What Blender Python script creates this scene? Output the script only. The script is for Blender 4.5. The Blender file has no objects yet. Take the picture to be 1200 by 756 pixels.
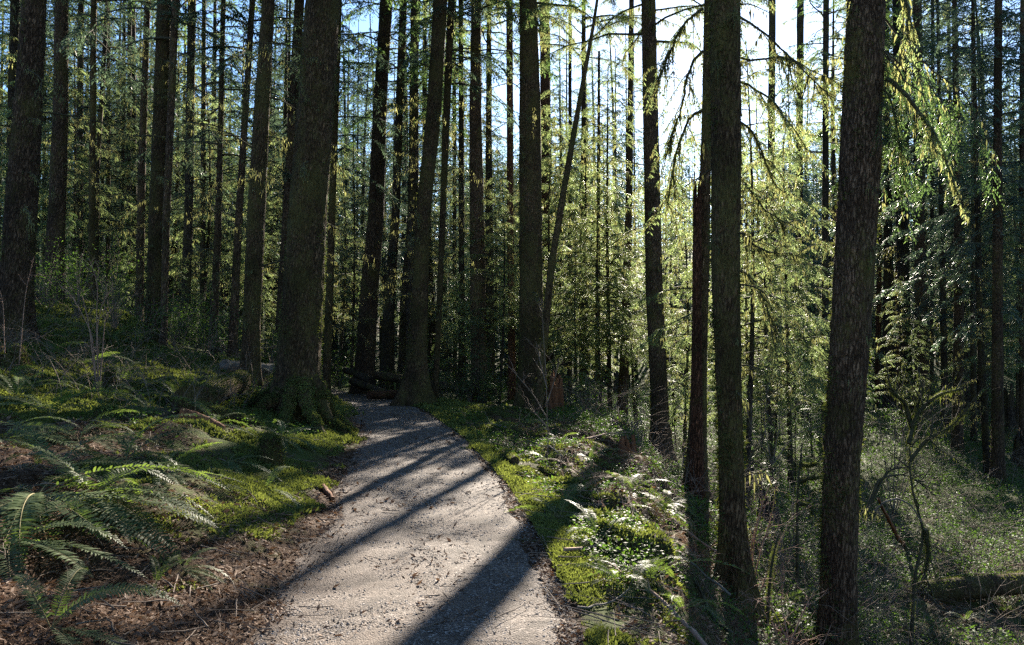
import bpy, math
import numpy as np
from mathutils import Vector, Matrix, Euler

R = math.radians
rng = np.random.default_rng(7)
scene = bpy.context.scene
COL = scene.collection

# ------------------------------------------------------------------ camera
F = 942.0                       # focal length in photo pixels (1200 wide)
EYE = 1.6
PITCH = math.atan(32.0 / F)
cam_data = bpy.data.cameras.new('camera')
cam_data.sensor_width = 36.0
cam_data.lens = F / 1200.0 * 36.0
cam_data.clip_start = 0.05
cam_data.clip_end = 3000
cam = bpy.data.objects.new('camera', cam_data)
COL.objects.link(cam)
cam.location = (0, 0, EYE)
cam.rotation_euler = (math.pi / 2 + PITCH, 0, 0)
scene.camera = cam

# ------------------------------------------------------------------ sky, sun, exposure
SUN_AZ, SUN_EL = R(13.2), R(22.3)
SUN = Vector((math.sin(SUN_AZ) * math.cos(SUN_EL), math.cos(SUN_AZ) * math.cos(SUN_EL), math.sin(SUN_EL)))
world = bpy.data.worlds.new('World')
scene.world = world
world.use_nodes = True
wn = world.node_tree
sky = wn.nodes.new('ShaderNodeTexSky')
sky.sky_type = 'NISHITA'
sky.sun_disc = False
sky.sun_elevation = SUN_EL
sky.sun_rotation = SUN_AZ
sky.dust_density = 0.2
sky.air_density = 1.0
sky.ozone_density = 5.0
wn.nodes['Background'].inputs['Strength'].default_value = 0.054
wn.links.new(sky.outputs['Color'], wn.nodes['Background'].inputs['Color'])
sl = bpy.data.lights.new('sun', 'SUN')
sl.energy = 5.0
sl.angle = R(0.5)
sl.color = (1.0, 0.90, 0.76)
so = bpy.data.objects.new('sun', sl)
COL.objects.link(so)
so.rotation_euler = SUN.to_track_quat('Z', 'Y').to_euler()
so.location = SUN * 60
vs = scene.view_settings
scene.display_settings.display_device = 'sRGB'
vs.view_transform = 'Standard'
vs.look = 'None'
vs.exposure = 2.6
vs.gamma = 1.0
vs.use_curve_mapping = False
cy = scene.cycles
cy.max_bounces = 6
cy.diffuse_bounces = 3
cy.glossy_bounces = 2
cy.transmission_bounces = 4
cy.transparent_max_bounces = 4
cy.sample_clamp_indirect = 1.5
cy.sample_clamp_direct = 12.0
cy.caustics_reflective = False
cy.caustics_refractive = False
cy.use_denoising = False

# ------------------------------------------------------------------ small maths
def nz(a):
    a = np.asarray(a, float)
    return a / np.maximum(np.linalg.norm(a, axis=-1, keepdims=True), 1e-9)

def sstep(a, b, x):
    t = np.clip((np.asarray(x, float) - a) / (b - a), 0, 1)
    return t * t * (3 - 2 * t)

_P = np.random.default_rng(3).random((256, 256))
def vnoise(x, y):
    x = np.asarray(x, float); y = np.asarray(y, float)
    xi = np.floor(x).astype(int); yi = np.floor(y).astype(int)
    fx = x - xi; fy = y - yi
    fx = fx * fx * (3 - 2 * fx); fy = fy * fy * (3 - 2 * fy)
    a = _P[xi & 255, yi & 255]; b = _P[(xi + 1) & 255, yi & 255]
    c = _P[xi & 255, (yi + 1) & 255]; d = _P[(xi + 1) & 255, (yi + 1) & 255]
    return (a * (1 - fx) + b * fx) * (1 - fy) + (c * (1 - fx) + d * fx) * fy - 0.5

def fbm(x, y, o=4):
    s = 0; amp = 1.0
    for k in range(o):
        s = s + amp * vnoise(x * 2 ** k + 17.3 * k, y * 2 ** k - 9.1 * k); amp *= 0.5
    return s

_CP, _SP = math.cos(PITCH), math.sin(PITCH)
def ray(px, py):
    """world direction through a photo pixel, scaled so that its Y is 1"""
    cx = (px - 600.0) / F; cz = (378.0 - py) / F
    d = np.array([cx, _CP - cz * _SP, cz * _CP + _SP])
    return d / d[1]

def P(px, py, D):
    d = ray(px, py)
    return np.array([d[0] * D, D, EYE + d[2] * D])

# ------------------------------------------------------------------ terrain
_ED = np.array([-6, 2.0, 4.36, 5.2, 6.55, 7.93, 10.05, 12.56, 15.07, 18.84, 23.2, 28., 33., 38., 44.])
_EL = np.array([-1.3, -1.3, -1.39, -1.53, -1.63, -1.81, -2.15, -2.47, -2.80, -3.7, -4.9, -6.6, -9.6, -14., -21.])
_ER = np.array([0.7, 0.55, 0.42, 0.38, 0.28, 0.14, -0.1, -0.53, -0.96, -1.75, -2.75, -4.6, -7.6, -12., -19.])
def xl(y): return np.interp(y, _ED, _EL)
def xr(y): return np.interp(y, _ED, _ER)

def terrain(x, y):
    x = np.asarray(x, float); y = np.asarray(y, float)
    el = np.maximum(xl(y) - x, 0); er = np.maximum(x - xr(y), 0)
    amp = 1.05 + 0.75 * sstep(13, 21, y)
    zl = amp * (1 - np.exp(-el / 2.5)) + 1.15 * sstep(3.5, 8, el) * sstep(8, 15, y) + 0.5 * sstep(10, 40, el)
    zl = zl * (1 - 0.35 * sstep(35, 70, y))
    ec = np.interp(y, [0, 4, 8.5, 13, 20, 30, 60], [0.35, 0.45, 0.9, 2.8, 4.6, 7, 12])
    t = np.maximum(er - ec, 0)
    zr = -0.06 * np.minimum(er, ec) - 3.0 * (1 - np.exp(-t / 2.6)) * (1 - 0.62 * sstep(16, 42, y))
    far = sstep(75, 190, np.hypot(x, y)) * 15.0 + sstep(190, 420, np.hypot(x, y)) * 40.0
    off = np.minimum(el + er, 1.2) / 1.2
    bump = fbm(x * 0.45, y * 0.45, 3) * 0.34 + fbm(x * 1.9 + 5, y * 1.9, 3) * 0.13
    bump = bump + (er > 0) * 0.26 * np.maximum(fbm(x * 1.6 + 3, y * 1.6 + 7, 2), -0.1) * sstep(0.15, 0.9, er) * (1 - sstep(20, 30, y))
    bump = bump + (er > 0) * 0.16 * np.maximum(fbm(x * 3.4 + 1, y * 3.4, 2), -0.15) * sstep(0.1, 0.6, er) * (1 - sstep(14, 20, y))
    bump = bump + (el > 0) * 0.12 * np.maximum(fbm(x * 2.8 + 6, y * 2.8, 2), -0.15) * sstep(0.6, 1.6, el) * sstep(8, 11, y) * (1 - sstep(18, 24, y))
    return np.where(el > 0, zl, zr) + far + off * bump + (1 - off) * fbm(x * 0.7, y * 0.7, 2) * 0.035

def G(px, py, far=90):
    """where the ray through a photo pixel meets the ground"""
    d = ray(px, py)
    ys = np.arange(2.5, far, 0.05)
    g = EYE + d[2] * ys - terrain(d[0] * ys, ys)
    k = np.argmax(g <= 0) if (g <= 0).any() else len(ys) - 1
    y = ys[k]
    return np.array([d[0] * y, y, float(terrain(d[0] * y, y))])

# ------------------------------------------------------------------ mesh building
class MB:
    """collects vertices and faces (quads or tris) and links them as one mesh object"""
    def __init__(s):
        s.v = []; s.q = []; s.t = []; s.qm = []; s.tm = []; s.n = 0; s.qs = []; s.ts = []
    def add(s, v, f, mat=0, smooth=False):
        v = np.asarray(v, np.float32).reshape(-1, 3); f = np.asarray(f, np.int32)
        if len(v) == 0 or len(f) == 0: return
        s.v.append(v)
        if f.shape[1] == 4:
            s.q.append(f + s.n); s.qm.append(np.full(len(f), mat, np.int32)); s.qs.append(np.full(len(f), smooth, bool))
        else:
            s.t.append(f + s.n); s.tm.append(np.full(len(f), mat, np.int32)); s.ts.append(np.full(len(f), smooth, bool))
        s.n += len(v)
    def mesh(s, name, mats):
        me = bpy.data.meshes.new(name)
        v = np.concatenate(s.v) if s.v else np.zeros((0, 3), np.float32)
        q = np.concatenate(s.q) if s.q else np.zeros((0, 4), np.int32)
        t = np.concatenate(s.t) if s.t else np.zeros((0, 3), np.int32)
        nq, nt = len(q), len(t)
        me.vertices.add(len(v)); me.vertices.foreach_set('co', v.ravel())
        me.loops.add(nq * 4 + nt * 3)
        me.loops.foreach_set('vertex_index', np.concatenate([q.ravel(), t.ravel()]).astype(np.int32))
        me.polygons.add(nq + nt)
        st = np.concatenate([np.arange(nq) * 4, nq * 4 + np.arange(nt) * 3]).astype(np.int32)
        me.polygons.foreach_set('loop_start', st)
        me.polygons.foreach_set('material_index', np.concatenate(s.qm + s.tm).astype(np.int32))
        me.polygons.foreach_set('use_smooth', np.concatenate(s.qs + s.ts))
        me.update(calc_edges=True)
        for m in mats: me.materials.append(m)
        return me
    def build(s, name, mats, parent=None, loc=None):
        if not isinstance(mats, (list, tuple)): mats = [mats]
        o = bpy.data.objects.new(name, s.mesh(name, mats)); COL.objects.link(o)
        if parent is not None: o.parent = parent
        if loc is not None: o.location = loc
        return o

def resample(pts, n):
    pts = np.asarray(pts, float)
    d = np.r_[0, np.cumsum(np.linalg.norm(np.diff(pts[:, :3], axis=0), axis=1))]
    # Catmull-like smoothing: interpolate then relax
    t = np.linspace(0, d[-1], n)
    out = np.stack([np.interp(t, d, pts[:, k]) for k in range(pts.shape[1])], 1)
    for _ in range(max(1, n // (2 * len(pts)))):
        out[1:-1] = 0.25 * out[:-2] + 0.5 * out[1:-1] + 0.25 * out[2:]
    return out

def tube(pts, rad, seg=6, disp=None, cap=True):
    """pts (n,3), rad (n,) ; disp (n,seg) multiplies the radius"""
    pts = np.asarray(pts, float); rad = np.asarray(rad, float); n = len(pts)
    tan = nz(np.gradient(pts, axis=0))
    ref = np.array([0, 0, 1.0]) if abs(tan[:, 2]).mean() < 0.75 else np.array([1.0, 0, 0])
    u = nz(np.cross(tan, ref)); w = np.cross(tan, u)
    th = np.arange(seg) / seg * 2 * np.pi
    rr = rad[:, None] * (disp if disp is not None else 1.0) * np.ones((n, seg))
    v = pts[:, None] + rr[..., None] * (np.cos(th)[None, :, None] * u[:, None] + np.sin(th)[None, :, None] * w[:, None])
    v = v.reshape(-1, 3)
    i = np.arange(n - 1)[:, None] * seg; j = np.arange(seg)[None]; k = (j + 1) % seg
    q = np.stack([i + j, i + k, i + seg + k, i + seg + j], -1).reshape(-1, 4)
    return v, q

def add_tube(mb, pts, rad, seg=6, mat=0, disp=None, cap=True):
    v, q = tube(pts, rad, seg, disp)
    n = len(pts)
    mb.add(v, q, mat, True)
    if cap:
        for row, c in ((0, pts[0]), (n - 1, pts[-1])):
            ring = v[row * seg:(row + 1) * seg]
            vv = np.vstack([ring, [c]])
            j = np.arange(seg)
            f = np.stack([j, (j + 1) % seg, np.full(seg, seg)], 1)
            mb.add(vv, f if row else f[:, ::-1], mat, False)

def diamonds(c, d, s, ln, wd, mid=0.45):
    """leaf quads: base c, along d (unit), side s (unit), length ln, width wd"""
    ln = np.asarray(ln)[..., None]; wd = np.asarray(wd)[..., None]
    a = c; b = c + d * ln * mid + s * wd * 0.5; e = c + d * ln; f = c + d * ln * mid - s * wd * 0.5
    v = np.stack([a, b, e, f], 1).reshape(-1, 3)
    q = np.arange(len(v)).reshape(-1, 4)
    return v, q

def rand_unit(r, n):
    return nz(r.normal(size=(n, 3)))

# ------------------------------------------------------------------ materials
def new_mat(name):
    m = bpy.data.materials.new(name); m.use_nodes = True
    nt = m.node_tree; nt.nodes.clear()
    out = nt.nodes.new('ShaderNodeOutputMaterial')
    return m, nt, out

def N(nt, typ, **kw):
    n = nt.nodes.new(typ)
    for k, v in kw.items():
        if k in ('Scale', 'Detail', 'Roughness', 'Strength', 'Distance', 'Fac', 'Randomness', 'Distortion', 'Value'):
            n.inputs[k].default_value = v
        else: setattr(n, k, v)
    return n

def ramp(nt, fac, stops):
    r = nt.nodes.new('ShaderNodeValToRGB')
    el = r.color_ramp.elements
    while len(el) < len(stops): el.new(0.5)
    for e, (p, c) in zip(el, stops):
        e.position = p; e.color = (*c, 1) if len(c) == 3 else c
    nt.links.new(fac, r.inputs['Fac'])
    return r

def mixc(nt, fac, a, b, blend='MIX'):
    m = nt.nodes.new('ShaderNodeMix'); m.data_type = 'RGBA'; m.blend_type = blend
    for sock, val in ((m.inputs[0], fac), (m.inputs[6], a), (m.inputs[7], b)):
        if hasattr(val, 'links'): nt.links.new(val, sock)
        elif isinstance(val, (int, float)): sock.default_value = val
        else: sock.default_value = (*val, 1)
    return m.outputs[2]

def coords(nt, scale=(1, 1, 1), kind='Object'):
    tc = nt.nodes.new('ShaderNodeTexCoord'); mp = nt.nodes.new('ShaderNodeMapping')
    mp.inputs['Scale'].default_value = scale
    nt.links.new(tc.outputs[kind], mp.inputs['Vector'])
    return mp.outputs['Vector']

def noise(nt, vec, scale, detail=4, rough=0.6, dist=0.0):
    n = N(nt, 'ShaderNodeTexNoise', Scale=scale, Detail=detail, Roughness=rough, Distortion=dist)
    nt.links.new(vec, n.inputs['Vector'])
    return n.outputs['Fac']

def bsdf(nt, out, col, rough=0.85, bump=None, strength=0.5, dist=0.02, spec=0.3):
    b = nt.nodes.new('ShaderNodeBsdfPrincipled')
    b.inputs['Roughness'].default_value = rough
    b.inputs['Specular IOR Level'].default_value = spec
    if hasattr(col, 'links'): nt.links.new(col, b.inputs['Base Color'])
    else: b.inputs['Base Color'].default_value = (*col, 1)
    if bump is not None:
        bp = N(nt, 'ShaderNodeBump', Strength=strength, Distance=dist)
        nt.links.new(bump, bp.inputs['Height']); nt.links.new(bp.outputs['Normal'], b.inputs['Normal'])
    nt.links.new(b.outputs['BSDF'], out.inputs['Surface'])
    return b

def mat_bark(name, c1, c2, moss=0.5, mosscol=(0.080, 0.068, 0.024), scale=1.0):
    m, nt, out = new_mat(name)
    v = coords(nt, (9.0 * scale, 9.0 * scale, 2.3 * scale))
    n0 = noise(nt, v, 2.0, 3, 0.6)
    wv = nt.nodes.new('ShaderNodeVectorMath'); wv.operation = 'MULTIPLY_ADD'
    cn = nt.nodes.new('ShaderNodeCombineXYZ')
    for k in range(3): nt.links.new(n0, cn.inputs[k])
    nt.links.new(cn.outputs[0], wv.inputs[0]); wv.inputs[1].default_value = (0.9, 0.9, 0.9); nt.links.new(v, wv.inputs[2])
    w = wv.outputs[0]
    n1 = noise(nt, w, 5.0, 9, 0.75)
    vo = N(nt, 'ShaderNodeTexVoronoi', Scale=3.0, feature='DISTANCE_TO_EDGE'); nt.links.new(w, vo.inputs['Vector'])
    vc = N(nt, 'ShaderNodeTexVoronoi', Scale=3.0); nt.links.new(w, vc.inputs['Vector'])
    vr = ramp(nt, vo.outputs['Distance'], [(0.0, (0, 0, 0)), (0.22, (1, 1, 1))])
    col = ramp(nt, n1, [(0.28, tuple(0.35 * k for k in c1)), (0.46, c1), (0.66, c2), (0.8, tuple(min(1, 1.5 * k) for k in c2))]).outputs['Color']
    sp = N(nt, 'ShaderNodeSeparateColor'); nt.links.new(vc.outputs['Color'], sp.inputs['Color'])
    plate = ramp(nt, sp.outputs['Red'], [(0.0, (0.6, 0.6, 0.6)), (1.0, (1.3, 1.22, 1.15))])
    col = mixc(nt, 0.8, col, mixc(nt, 1.0, col, plate.outputs['Color'], 'MULTIPLY'))
    col = mixc(nt, vr.outputs['Color'], mixc(nt, 1.0, col, (0.28, 0.26, 0.24), 'MULTIPLY'), col)
    oi = nt.nodes.new('ShaderNodeObjectInfo')
    v2 = coords(nt, (1, 1, 0.6))
    n2 = noise(nt, v2, 2.2, 6, 0.68)
    n3 = noise(nt, v2, 34.0, 4, 0.7)
    ad = N(nt, 'ShaderNodeMath', operation='MULTIPLY_ADD'); nt.links.new(n3, ad.inputs[0]); ad.inputs[1].default_value = 0.55
    nt.links.new(n2, ad.inputs[2])
    lo = 0.96 - 0.36 * moss
    mr = ramp(nt, ad.outputs[0], [(lo - 0.06, (0, 0, 0)), (lo + 0.10, (1, 1, 1))])
    mcol = mixc(nt, n3, tuple(k * 0.35 for k in mosscol), tuple(k * 1.7 for k in mosscol))
    mcol2 = mixc(nt, mr.outputs['Color'], col, mcol)
    n5 = noise(nt, v2, 0.9, 3, 0.6, 0.5)
    lowf = ramp(nt, n5, [(0.35, (0.6, 0.58, 0.56)), (0.65, (1.3, 1.25, 1.2))])
    mcol2 = mixc(nt, 1.0, mcol2, lowf.outputs['Color'], 'MULTIPLY')
    # pale lichen flecks
    n4 = noise(nt, v2, 17.0, 5, 0.7)
    lf = ramp(nt, n4, [(0.66, (0, 0, 0)), (0.76, (0.35, 0.35, 0.35))])
    mcol2 = mixc(nt, lf.outputs['Color'], mcol2, (0.20, 0.19, 0.16))
    hs = N(nt, 'ShaderNodeHueSaturation'); nt.links.new(mcol2, hs.inputs['Color'])
    mp = N(nt, 'ShaderNodeMapRange'); nt.links.new(oi.outputs['Random'], mp.inputs['Value'])
    mp.inputs['To Min'].default_value = 0.75; mp.inputs['To Max'].default_value = 1.3
    nt.links.new(mp.outputs['Result'], hs.inputs['Value'])
    h = mixc(nt, 0.5, n1, vr.outputs['Color'])
    bsdf(nt, out, hs.outputs['Color'], 0.92, h, 1.0, 0.04, 0.12)
    return m

def mat_leaf(name, c1, c2, trans=0.5, tcol=None, rough=0.5, spec=0.4, nscale=1.3, sheen=False):
    """leaf faces: two-tone reflective colour with light passing through"""
    m, nt, out = new_mat(name)
    geo = nt.nodes.new('ShaderNodeNewGeometry')
    oi = nt.nodes.new('ShaderNodeObjectInfo')
    v = coords(nt)
    n1 = noise(nt, v, nscale, 3, 0.6)
    fac = N(nt, 'ShaderNodeMath', operation='MULTIPLY_ADD')
    nt.links.new(geo.outputs['Random Per Island'], fac.inputs[0]); fac.inputs[1].default_value = 0.7
    sub = N(nt, 'ShaderNodeMath', operation='MULTIPLY_ADD'); nt.links.new(n1, sub.inputs[0]); sub.inputs[1].default_value = 1.4; sub.inputs[2].default_value = -0.55
    nt.links.new(sub.outputs[0], fac.inputs[2]); fac.use_clamp = True
    col = mixc(nt, fac.outputs[0], c1, c2)
    hs = N(nt, 'ShaderNodeHueSaturation'); nt.links.new(col, hs.inputs['Color'])
    mp = N(nt, 'ShaderNodeMapRange'); nt.links.new(oi.outputs['Random'], mp.inputs['Value'])
    mp.inputs['To Min'].default_value = 0.75; mp.inputs['To Max'].default_value = 1.25
    nt.links.new(mp.outputs['Result'], hs.inputs['Value'])
    b = nt.nodes.new('ShaderNodeBsdfPrincipled')
    b.inputs['Roughness'].default_value = rough; b.inputs['Specular IOR Level'].default_value = spec
    nt.links.new(hs.outputs['Color'], b.inputs['Base Color'])
    t = nt.nodes.new('ShaderNodeBsdfTranslucent')
    tc = mixc(nt, 1.0, hs.outputs['Color'], tcol or (1.9, 2.2, 0.9), 'MULTIPLY')
    nt.links.new(tc, t.inputs['Color'])
    mx = nt.nodes.new('ShaderNodeMixShader'); mx.inputs[0].default_value = trans
    nt.links.new(b.outputs[0], mx.inputs[1]); nt.links.new(t.outputs[0], mx.inputs[2])
    nt.links.new(mx.outputs[0], out.inputs['Surface'])
    return m

def mat_plain(name, c1, c2, scale=8.0, rough=0.9, stretch=(1, 1, 1), bump=0.5, dist=0.01):
    m, nt, out = new_mat(name)
    v = coords(nt, stretch)
    n = noise(nt, v, scale, 6, 0.65)
    r = ramp(nt, n, [(0.3, c1), (0.7, c2)])
    bsdf(nt, out, r.outputs['Color'], rough, n, bump, dist, 0.2)
    return m

def mat_ground():
    m, nt, out = new_mat('forest_floor')
    v = coords(nt)
    at = N(nt, 'ShaderNodeAttribute', attribute_name='moss')
    fine = noise(nt, v, 42.0, 5, 0.75); mid = noise(nt, v, 3.2, 5, 0.65); vf = noise(nt, v, 130.0, 3, 0.7)
    litter = ramp(nt, fine, [(0.25, (0.018, 0.011, 0.007)), (0.5, (0.060, 0.036, 0.022)), (0.66, (0.11, 0.066, 0.042)), (0.82, (0.20, 0.14, 0.10))])
    dark = mixc(nt, mid, (0.55, 0.5, 0.45), (1.25, 1.15, 1.05))
    lit = mixc(nt, 1.0, litter.outputs['Color'], dark, 'MULTIPLY')
    moss = ramp(nt, fine, [(0.25, (0.022, 0.030, 0.008)), (0.55, (0.062, 0.082, 0.020)), (0.8, (0.11, 0.13, 0.035))])
    ad = N(nt, 'ShaderNodeMath', operation='MULTIPLY_ADD'); nt.links.new(mid, ad.inputs[0]); ad.inputs[1].default_value = 1.5
    nt.links.new(at.outputs['Fac'], ad.inputs[2])
    ad2 = N(nt, 'ShaderNodeMath', operation='MULTIPLY_ADD'); nt.links.new(fine, ad2.inputs[0]); ad2.inputs[1].default_value = 0.5
    nt.links.new(ad.outputs[0], ad2.inputs[2])
    k = ramp(nt, ad2.outputs[0], [(0.0, (0, 0, 0)), (1.0, (1, 1, 1))])
    mr = N(nt, 'ShaderNodeMapRange'); nt.links.new(ad2.outputs[0], mr.inputs['Value'])
    mr.inputs['From Min'].default_value = 1.25; mr.inputs['From Max'].default_value = 1.65
    col = mixc(nt, mr.outputs['Result'], lit, moss.outputs['Color'])
    h = mixc(nt, 0.5, fine, vf)
    bsdf(nt, out, col, 0.95, h, 0.9, 0.04, 0.1)
    return m

def mat_gravel():
    m, nt, out = new_mat('packed_gravel')
    v = coords(nt)
    vo = N(nt, 'ShaderNodeTexVoronoi', Scale=85.0); nt.links.new(v, vo.inputs['Vector'])
    vo2 = N(nt, 'ShaderNodeTexVoronoi', Scale=38.0); nt.links.new(v, vo2.inputs['Vector'])
    big = noise(nt, v, 0.9, 4, 0.6); fine = noise(nt, v, 60, 5, 0.7)
    base = mixc(nt, vo.outputs['Color'], (0.10, 0.085, 0.075), (0.31, 0.275, 0.25))
    sep = N(nt, 'ShaderNodeSeparateColor'); nt.links.new(vo.outputs['Color'], sep.inputs['Color'])
    r = ramp(nt, sep.outputs['Red'], [(0.0, (0.032, 0.025, 0.021)), (0.45, (0.092, 0.075, 0.062)), (0.85, (0.172, 0.145, 0.124)), (1.0, (0.36, 0.32, 0.29))])
    dirt = ramp(nt, fine, [(0.3, (0.034, 0.024, 0.018)), (0.7, (0.128, 0.097, 0.076))])
    kf = ramp(nt, big, [(0.38, (0.12, 0.12, 0.12)), (0.62, (0.88, 0.88, 0.88))])
    col = mixc(nt, kf.outputs['Color'], r.outputs['Color'], dirt.outputs['Color'])
    big2 = noise(nt, v, 2.6, 5, 0.7, 0.6)
    damp = ramp(nt, big2, [(0.36, (0.46, 0.42, 0.39)), (0.58, (1.0, 0.97, 0.95))])
    col = mixc(nt, 1.0, col, damp.outputs['Color'], 'MULTIPLY')
    at = N(nt, 'ShaderNodeAttribute', attribute_name='verge')
    col = mixc(nt, at.outputs['Fac'], col, mixc(nt, fine, (0.025, 0.017, 0.012), (0.115, 0.078, 0.056)))
    inv = N(nt, 'ShaderNodeMath', operation='SUBTRACT'); inv.inputs[0].default_value = 1.0; nt.links.new(vo.outputs['Distance'], inv.inputs[1])
    h = mixc(nt, 0.35, inv.outputs[0], fine)
    bsdf(nt, out, col, 0.9, h, 1.0, 0.012, 0.25)
    return m

M = {}
M['bark'] = mat_bark('conifer_bark', (0.080, 0.053, 0.035), (0.23, 0.163, 0.113), 0.35)
M['bark_mossy'] = mat_bark('mossy_bark', (0.082, 0.055, 0.031), (0.215, 0.152, 0.094), 0.55)
M['bark_red'] = mat_bark('reddish_bark', (0.115, 0.055, 0.032), (0.28, 0.145, 0.088), 0.2)
M['bark_far'] = mat_bark('far_bark', (0.055, 0.043, 0.035), (0.15, 0.125, 0.10), 0.4)
M['rot'] = mat_plain('rotten_wood', (0.055, 0.022, 0.010), (0.24, 0.10, 0.045), 6.0, 0.9, (3, 3, 0.6), 0.9, 0.03)
M['deadwood'] = mat_plain('grey_deadwood', (0.05, 0.042, 0.034), (0.19, 0.165, 0.135), 7.0, 0.9, (1, 1, 1), 0.8, 0.02)
M['twig'] = mat_plain('bare_twig', (0.075, 0.055, 0.042), (0.19, 0.145, 0.11), 9.0)
M['twig_pink'] = mat_plain('tan_twig', (0.16, 0.095, 0.07), (0.33, 0.21, 0.15), 9.0)
M['branch'] = mat_plain('dark_branch', (0.028, 0.024, 0.016), (0.075, 0.066, 0.036), 9.0)
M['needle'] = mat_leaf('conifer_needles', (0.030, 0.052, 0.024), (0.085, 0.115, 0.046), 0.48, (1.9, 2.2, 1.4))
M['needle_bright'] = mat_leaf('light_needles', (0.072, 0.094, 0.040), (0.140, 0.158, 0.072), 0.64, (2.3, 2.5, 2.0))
M['needle_far'] = mat_leaf('far_needles', (0.032, 0.046, 0.034), (0.074, 0.092, 0.060), 0.46, (1.8, 2.1, 1.7), nscale=0.5)
M['hangmoss'] = mat_leaf('hanging_moss', (0.090, 0.092, 0.045), (0.155, 0.155, 0.080), 0.55, (2.2, 2.2, 1.5), 0.9, 0.05)
M['moss'] = mat_leaf('moss_tufts', (0.042, 0.050, 0.016), (0.125, 0.142, 0.046), 0.4, (1.5, 1.55, 0.8), 0.8, 0.1, 0.9)
M['fern'] = mat_leaf('fern_frond', (0.046, 0.074, 0.030), (0.096, 0.125, 0.050), 0.42, (2.3, 2.4, 0.9), 0.55, 0.12, 0.8)
M['leaf'] = mat_leaf('broad_leaf', (0.028, 0.055, 0.020), (0.075, 0.115, 0.035), 0.4, (2.0, 2.3, 0.8), 0.62, 0.12, 1.0)
M['litter'] = mat_leaf('fallen_needles', (0.075, 0.040, 0.024), (0.25, 0.155, 0.10), 0.15, (1, 0.9, 0.7), 0.8, 0.2, 2.0)
M['stem'] = mat_plain('fern_stem', (0.10, 0.085, 0.035), (0.20, 0.17, 0.075), 8.0)
M['ground'] = mat_ground()
M['gravel'] = mat_gravel()
M['pebble'] = mat_leaf('pebbles', (0.085, 0.070, 0.060), (0.32, 0.28, 0.25), 0.0, None, 0.85, 0.3, 3.0)

# ------------------------------------------------------------------ naming
def tag(o, label=None, cat=None, group=None, kind=None):
    if label: o['label'] = label
    if cat: o['category'] = cat
    if group: o['group'] = group
    if kind: o['kind'] = kind
    return o

def empty(name, loc=(0, 0, 0), rz=0.0):
    o = bpy.data.objects.new(name, None); COL.objects.link(o)
    o.location = [float(k) for k in loc]; o.rotation_euler = (0, 0, rz); o.empty_display_size = 0.3
    return o

def put(name, mesh, parent, loc=(0, 0, 0), rot=(0, 0, 0), sc=(1, 1, 1)):
    o = bpy.data.objects.new(name, mesh); COL.objects.link(o)
    o.parent = parent; o.location = loc; o.rotation_euler = rot; o.scale = sc
    return o

# ------------------------------------------------------------------ the ground
def graded(lo, hi, dense_lo, dense_hi, step, grow):
    a = list(np.arange(dense_lo, dense_hi, step))
    s = step; x = a[-1]
    while x < hi: s *= grow; x += s; a.append(x)
    s = step; x = a[0]
    while x > lo: s *= grow; x -= s; a.insert(0, x)
    return np.array(a)

def moss_amount(x, y):
    """0..1: where moss carpets the floor"""
    el = xl(y) - x; er = x - xr(y)
    right = np.where(er > 0, 0.62 * np.exp(-np.maximum(er - 0.1, 0) / 1.3) + 0.12, 0)
    left = np.where(el > 0, 0.46 * sstep(0.02, 0.4, el) * (1 - sstep(1.3, 2.3, el)) * sstep(4.5, 6.8, y)
                    + 0.62 * sstep(2.2, 4.2, el) * sstep(8.5, 10.5, y) * (1 - sstep(20, 26, y))
                    + 0.10 * sstep(3.0, 6, y) + 0.22 * sstep(1.2, 2.5, el) * sstep(6.0, 9, y), 0)
    d = np.hypot(x + 3.6, y - 14.2)
    return right + left + 0.28 * sstep(3, 6, er) + 0.5 * np.exp(-(d / 1.6) ** 2) + 0.25 * sstep(16, 26, y)

gx = graded(-420, 420, -9.0, 8.0, 0.075, 1.09)
gy = graded(-60, 700, 3.0, 18.0, 0.075, 1.06)
X, Y = np.meshgrid(gx, gy)
Z = terrain(X, Y) + fbm(X * 6, Y * 6, 2) * 0.035 * sstep(0.0, 0.5, np.maximum(xl(Y) - X, X - xr(Y)))
V = np.stack([X, Y, Z], -1).reshape(-1, 3)
nx, ny = len(gx), len(gy)
ii = (np.arange(ny - 1)[:, None] * nx + np.arange(nx - 1)[None]).ravel()
mb = MB(); mb.add(V, np.stack([ii, ii + 1, ii + nx + 1, ii + nx], 1), 0, True)
ground = mb.build('ground', M['ground'])
tag(ground, kind='structure')
a = ground.data.attributes.new('moss', 'FLOAT', 'POINT')
a.data.foreach_set('value', moss_amount(V[:, 0], V[:, 1]).astype(np.float32))

# path: a ragged edged sheet just above the ground
ys = np.concatenate([np.arange(-5, 3, 0.4), np.arange(3, 20, 0.07), np.arange(20, 43, 0.25)])
nt_ = 46
tt = np.linspace(0, 1, nt_)
jl = fbm(ys * 0.9, ys * 0 + 2, 4) * 0.26; jr = fbm(ys * 1.0, ys * 0 + 9, 4) * 0.22
XL = xl(ys) + jl * sstep(-5, 3, ys) - 0.06; XR = xr(ys) + jr + 0.03
PX = XL[:, None] + (XR - XL)[:, None] * tt[None]
PY = np.repeat(ys[:, None], nt_, 1)
edge = np.minimum(tt, 1 - tt)[None] * (XR - XL)[:, None]
PZ = terrain(PX, PY) + 0.016 - 0.045 * (1 - sstep(0, 0.16, edge)) + fbm(PX * 9, PY * 9, 2) * 0.012
mb = MB()
ii = (np.arange(len(ys) - 1)[:, None] * nt_ + np.arange(nt_ - 1)[None]).ravel()
mb.add(np.stack([PX, PY, PZ], -1).reshape(-1, 3), np.stack([ii, ii + 1, ii + nt_ + 1, ii + nt_], 1), 0, True)
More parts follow.
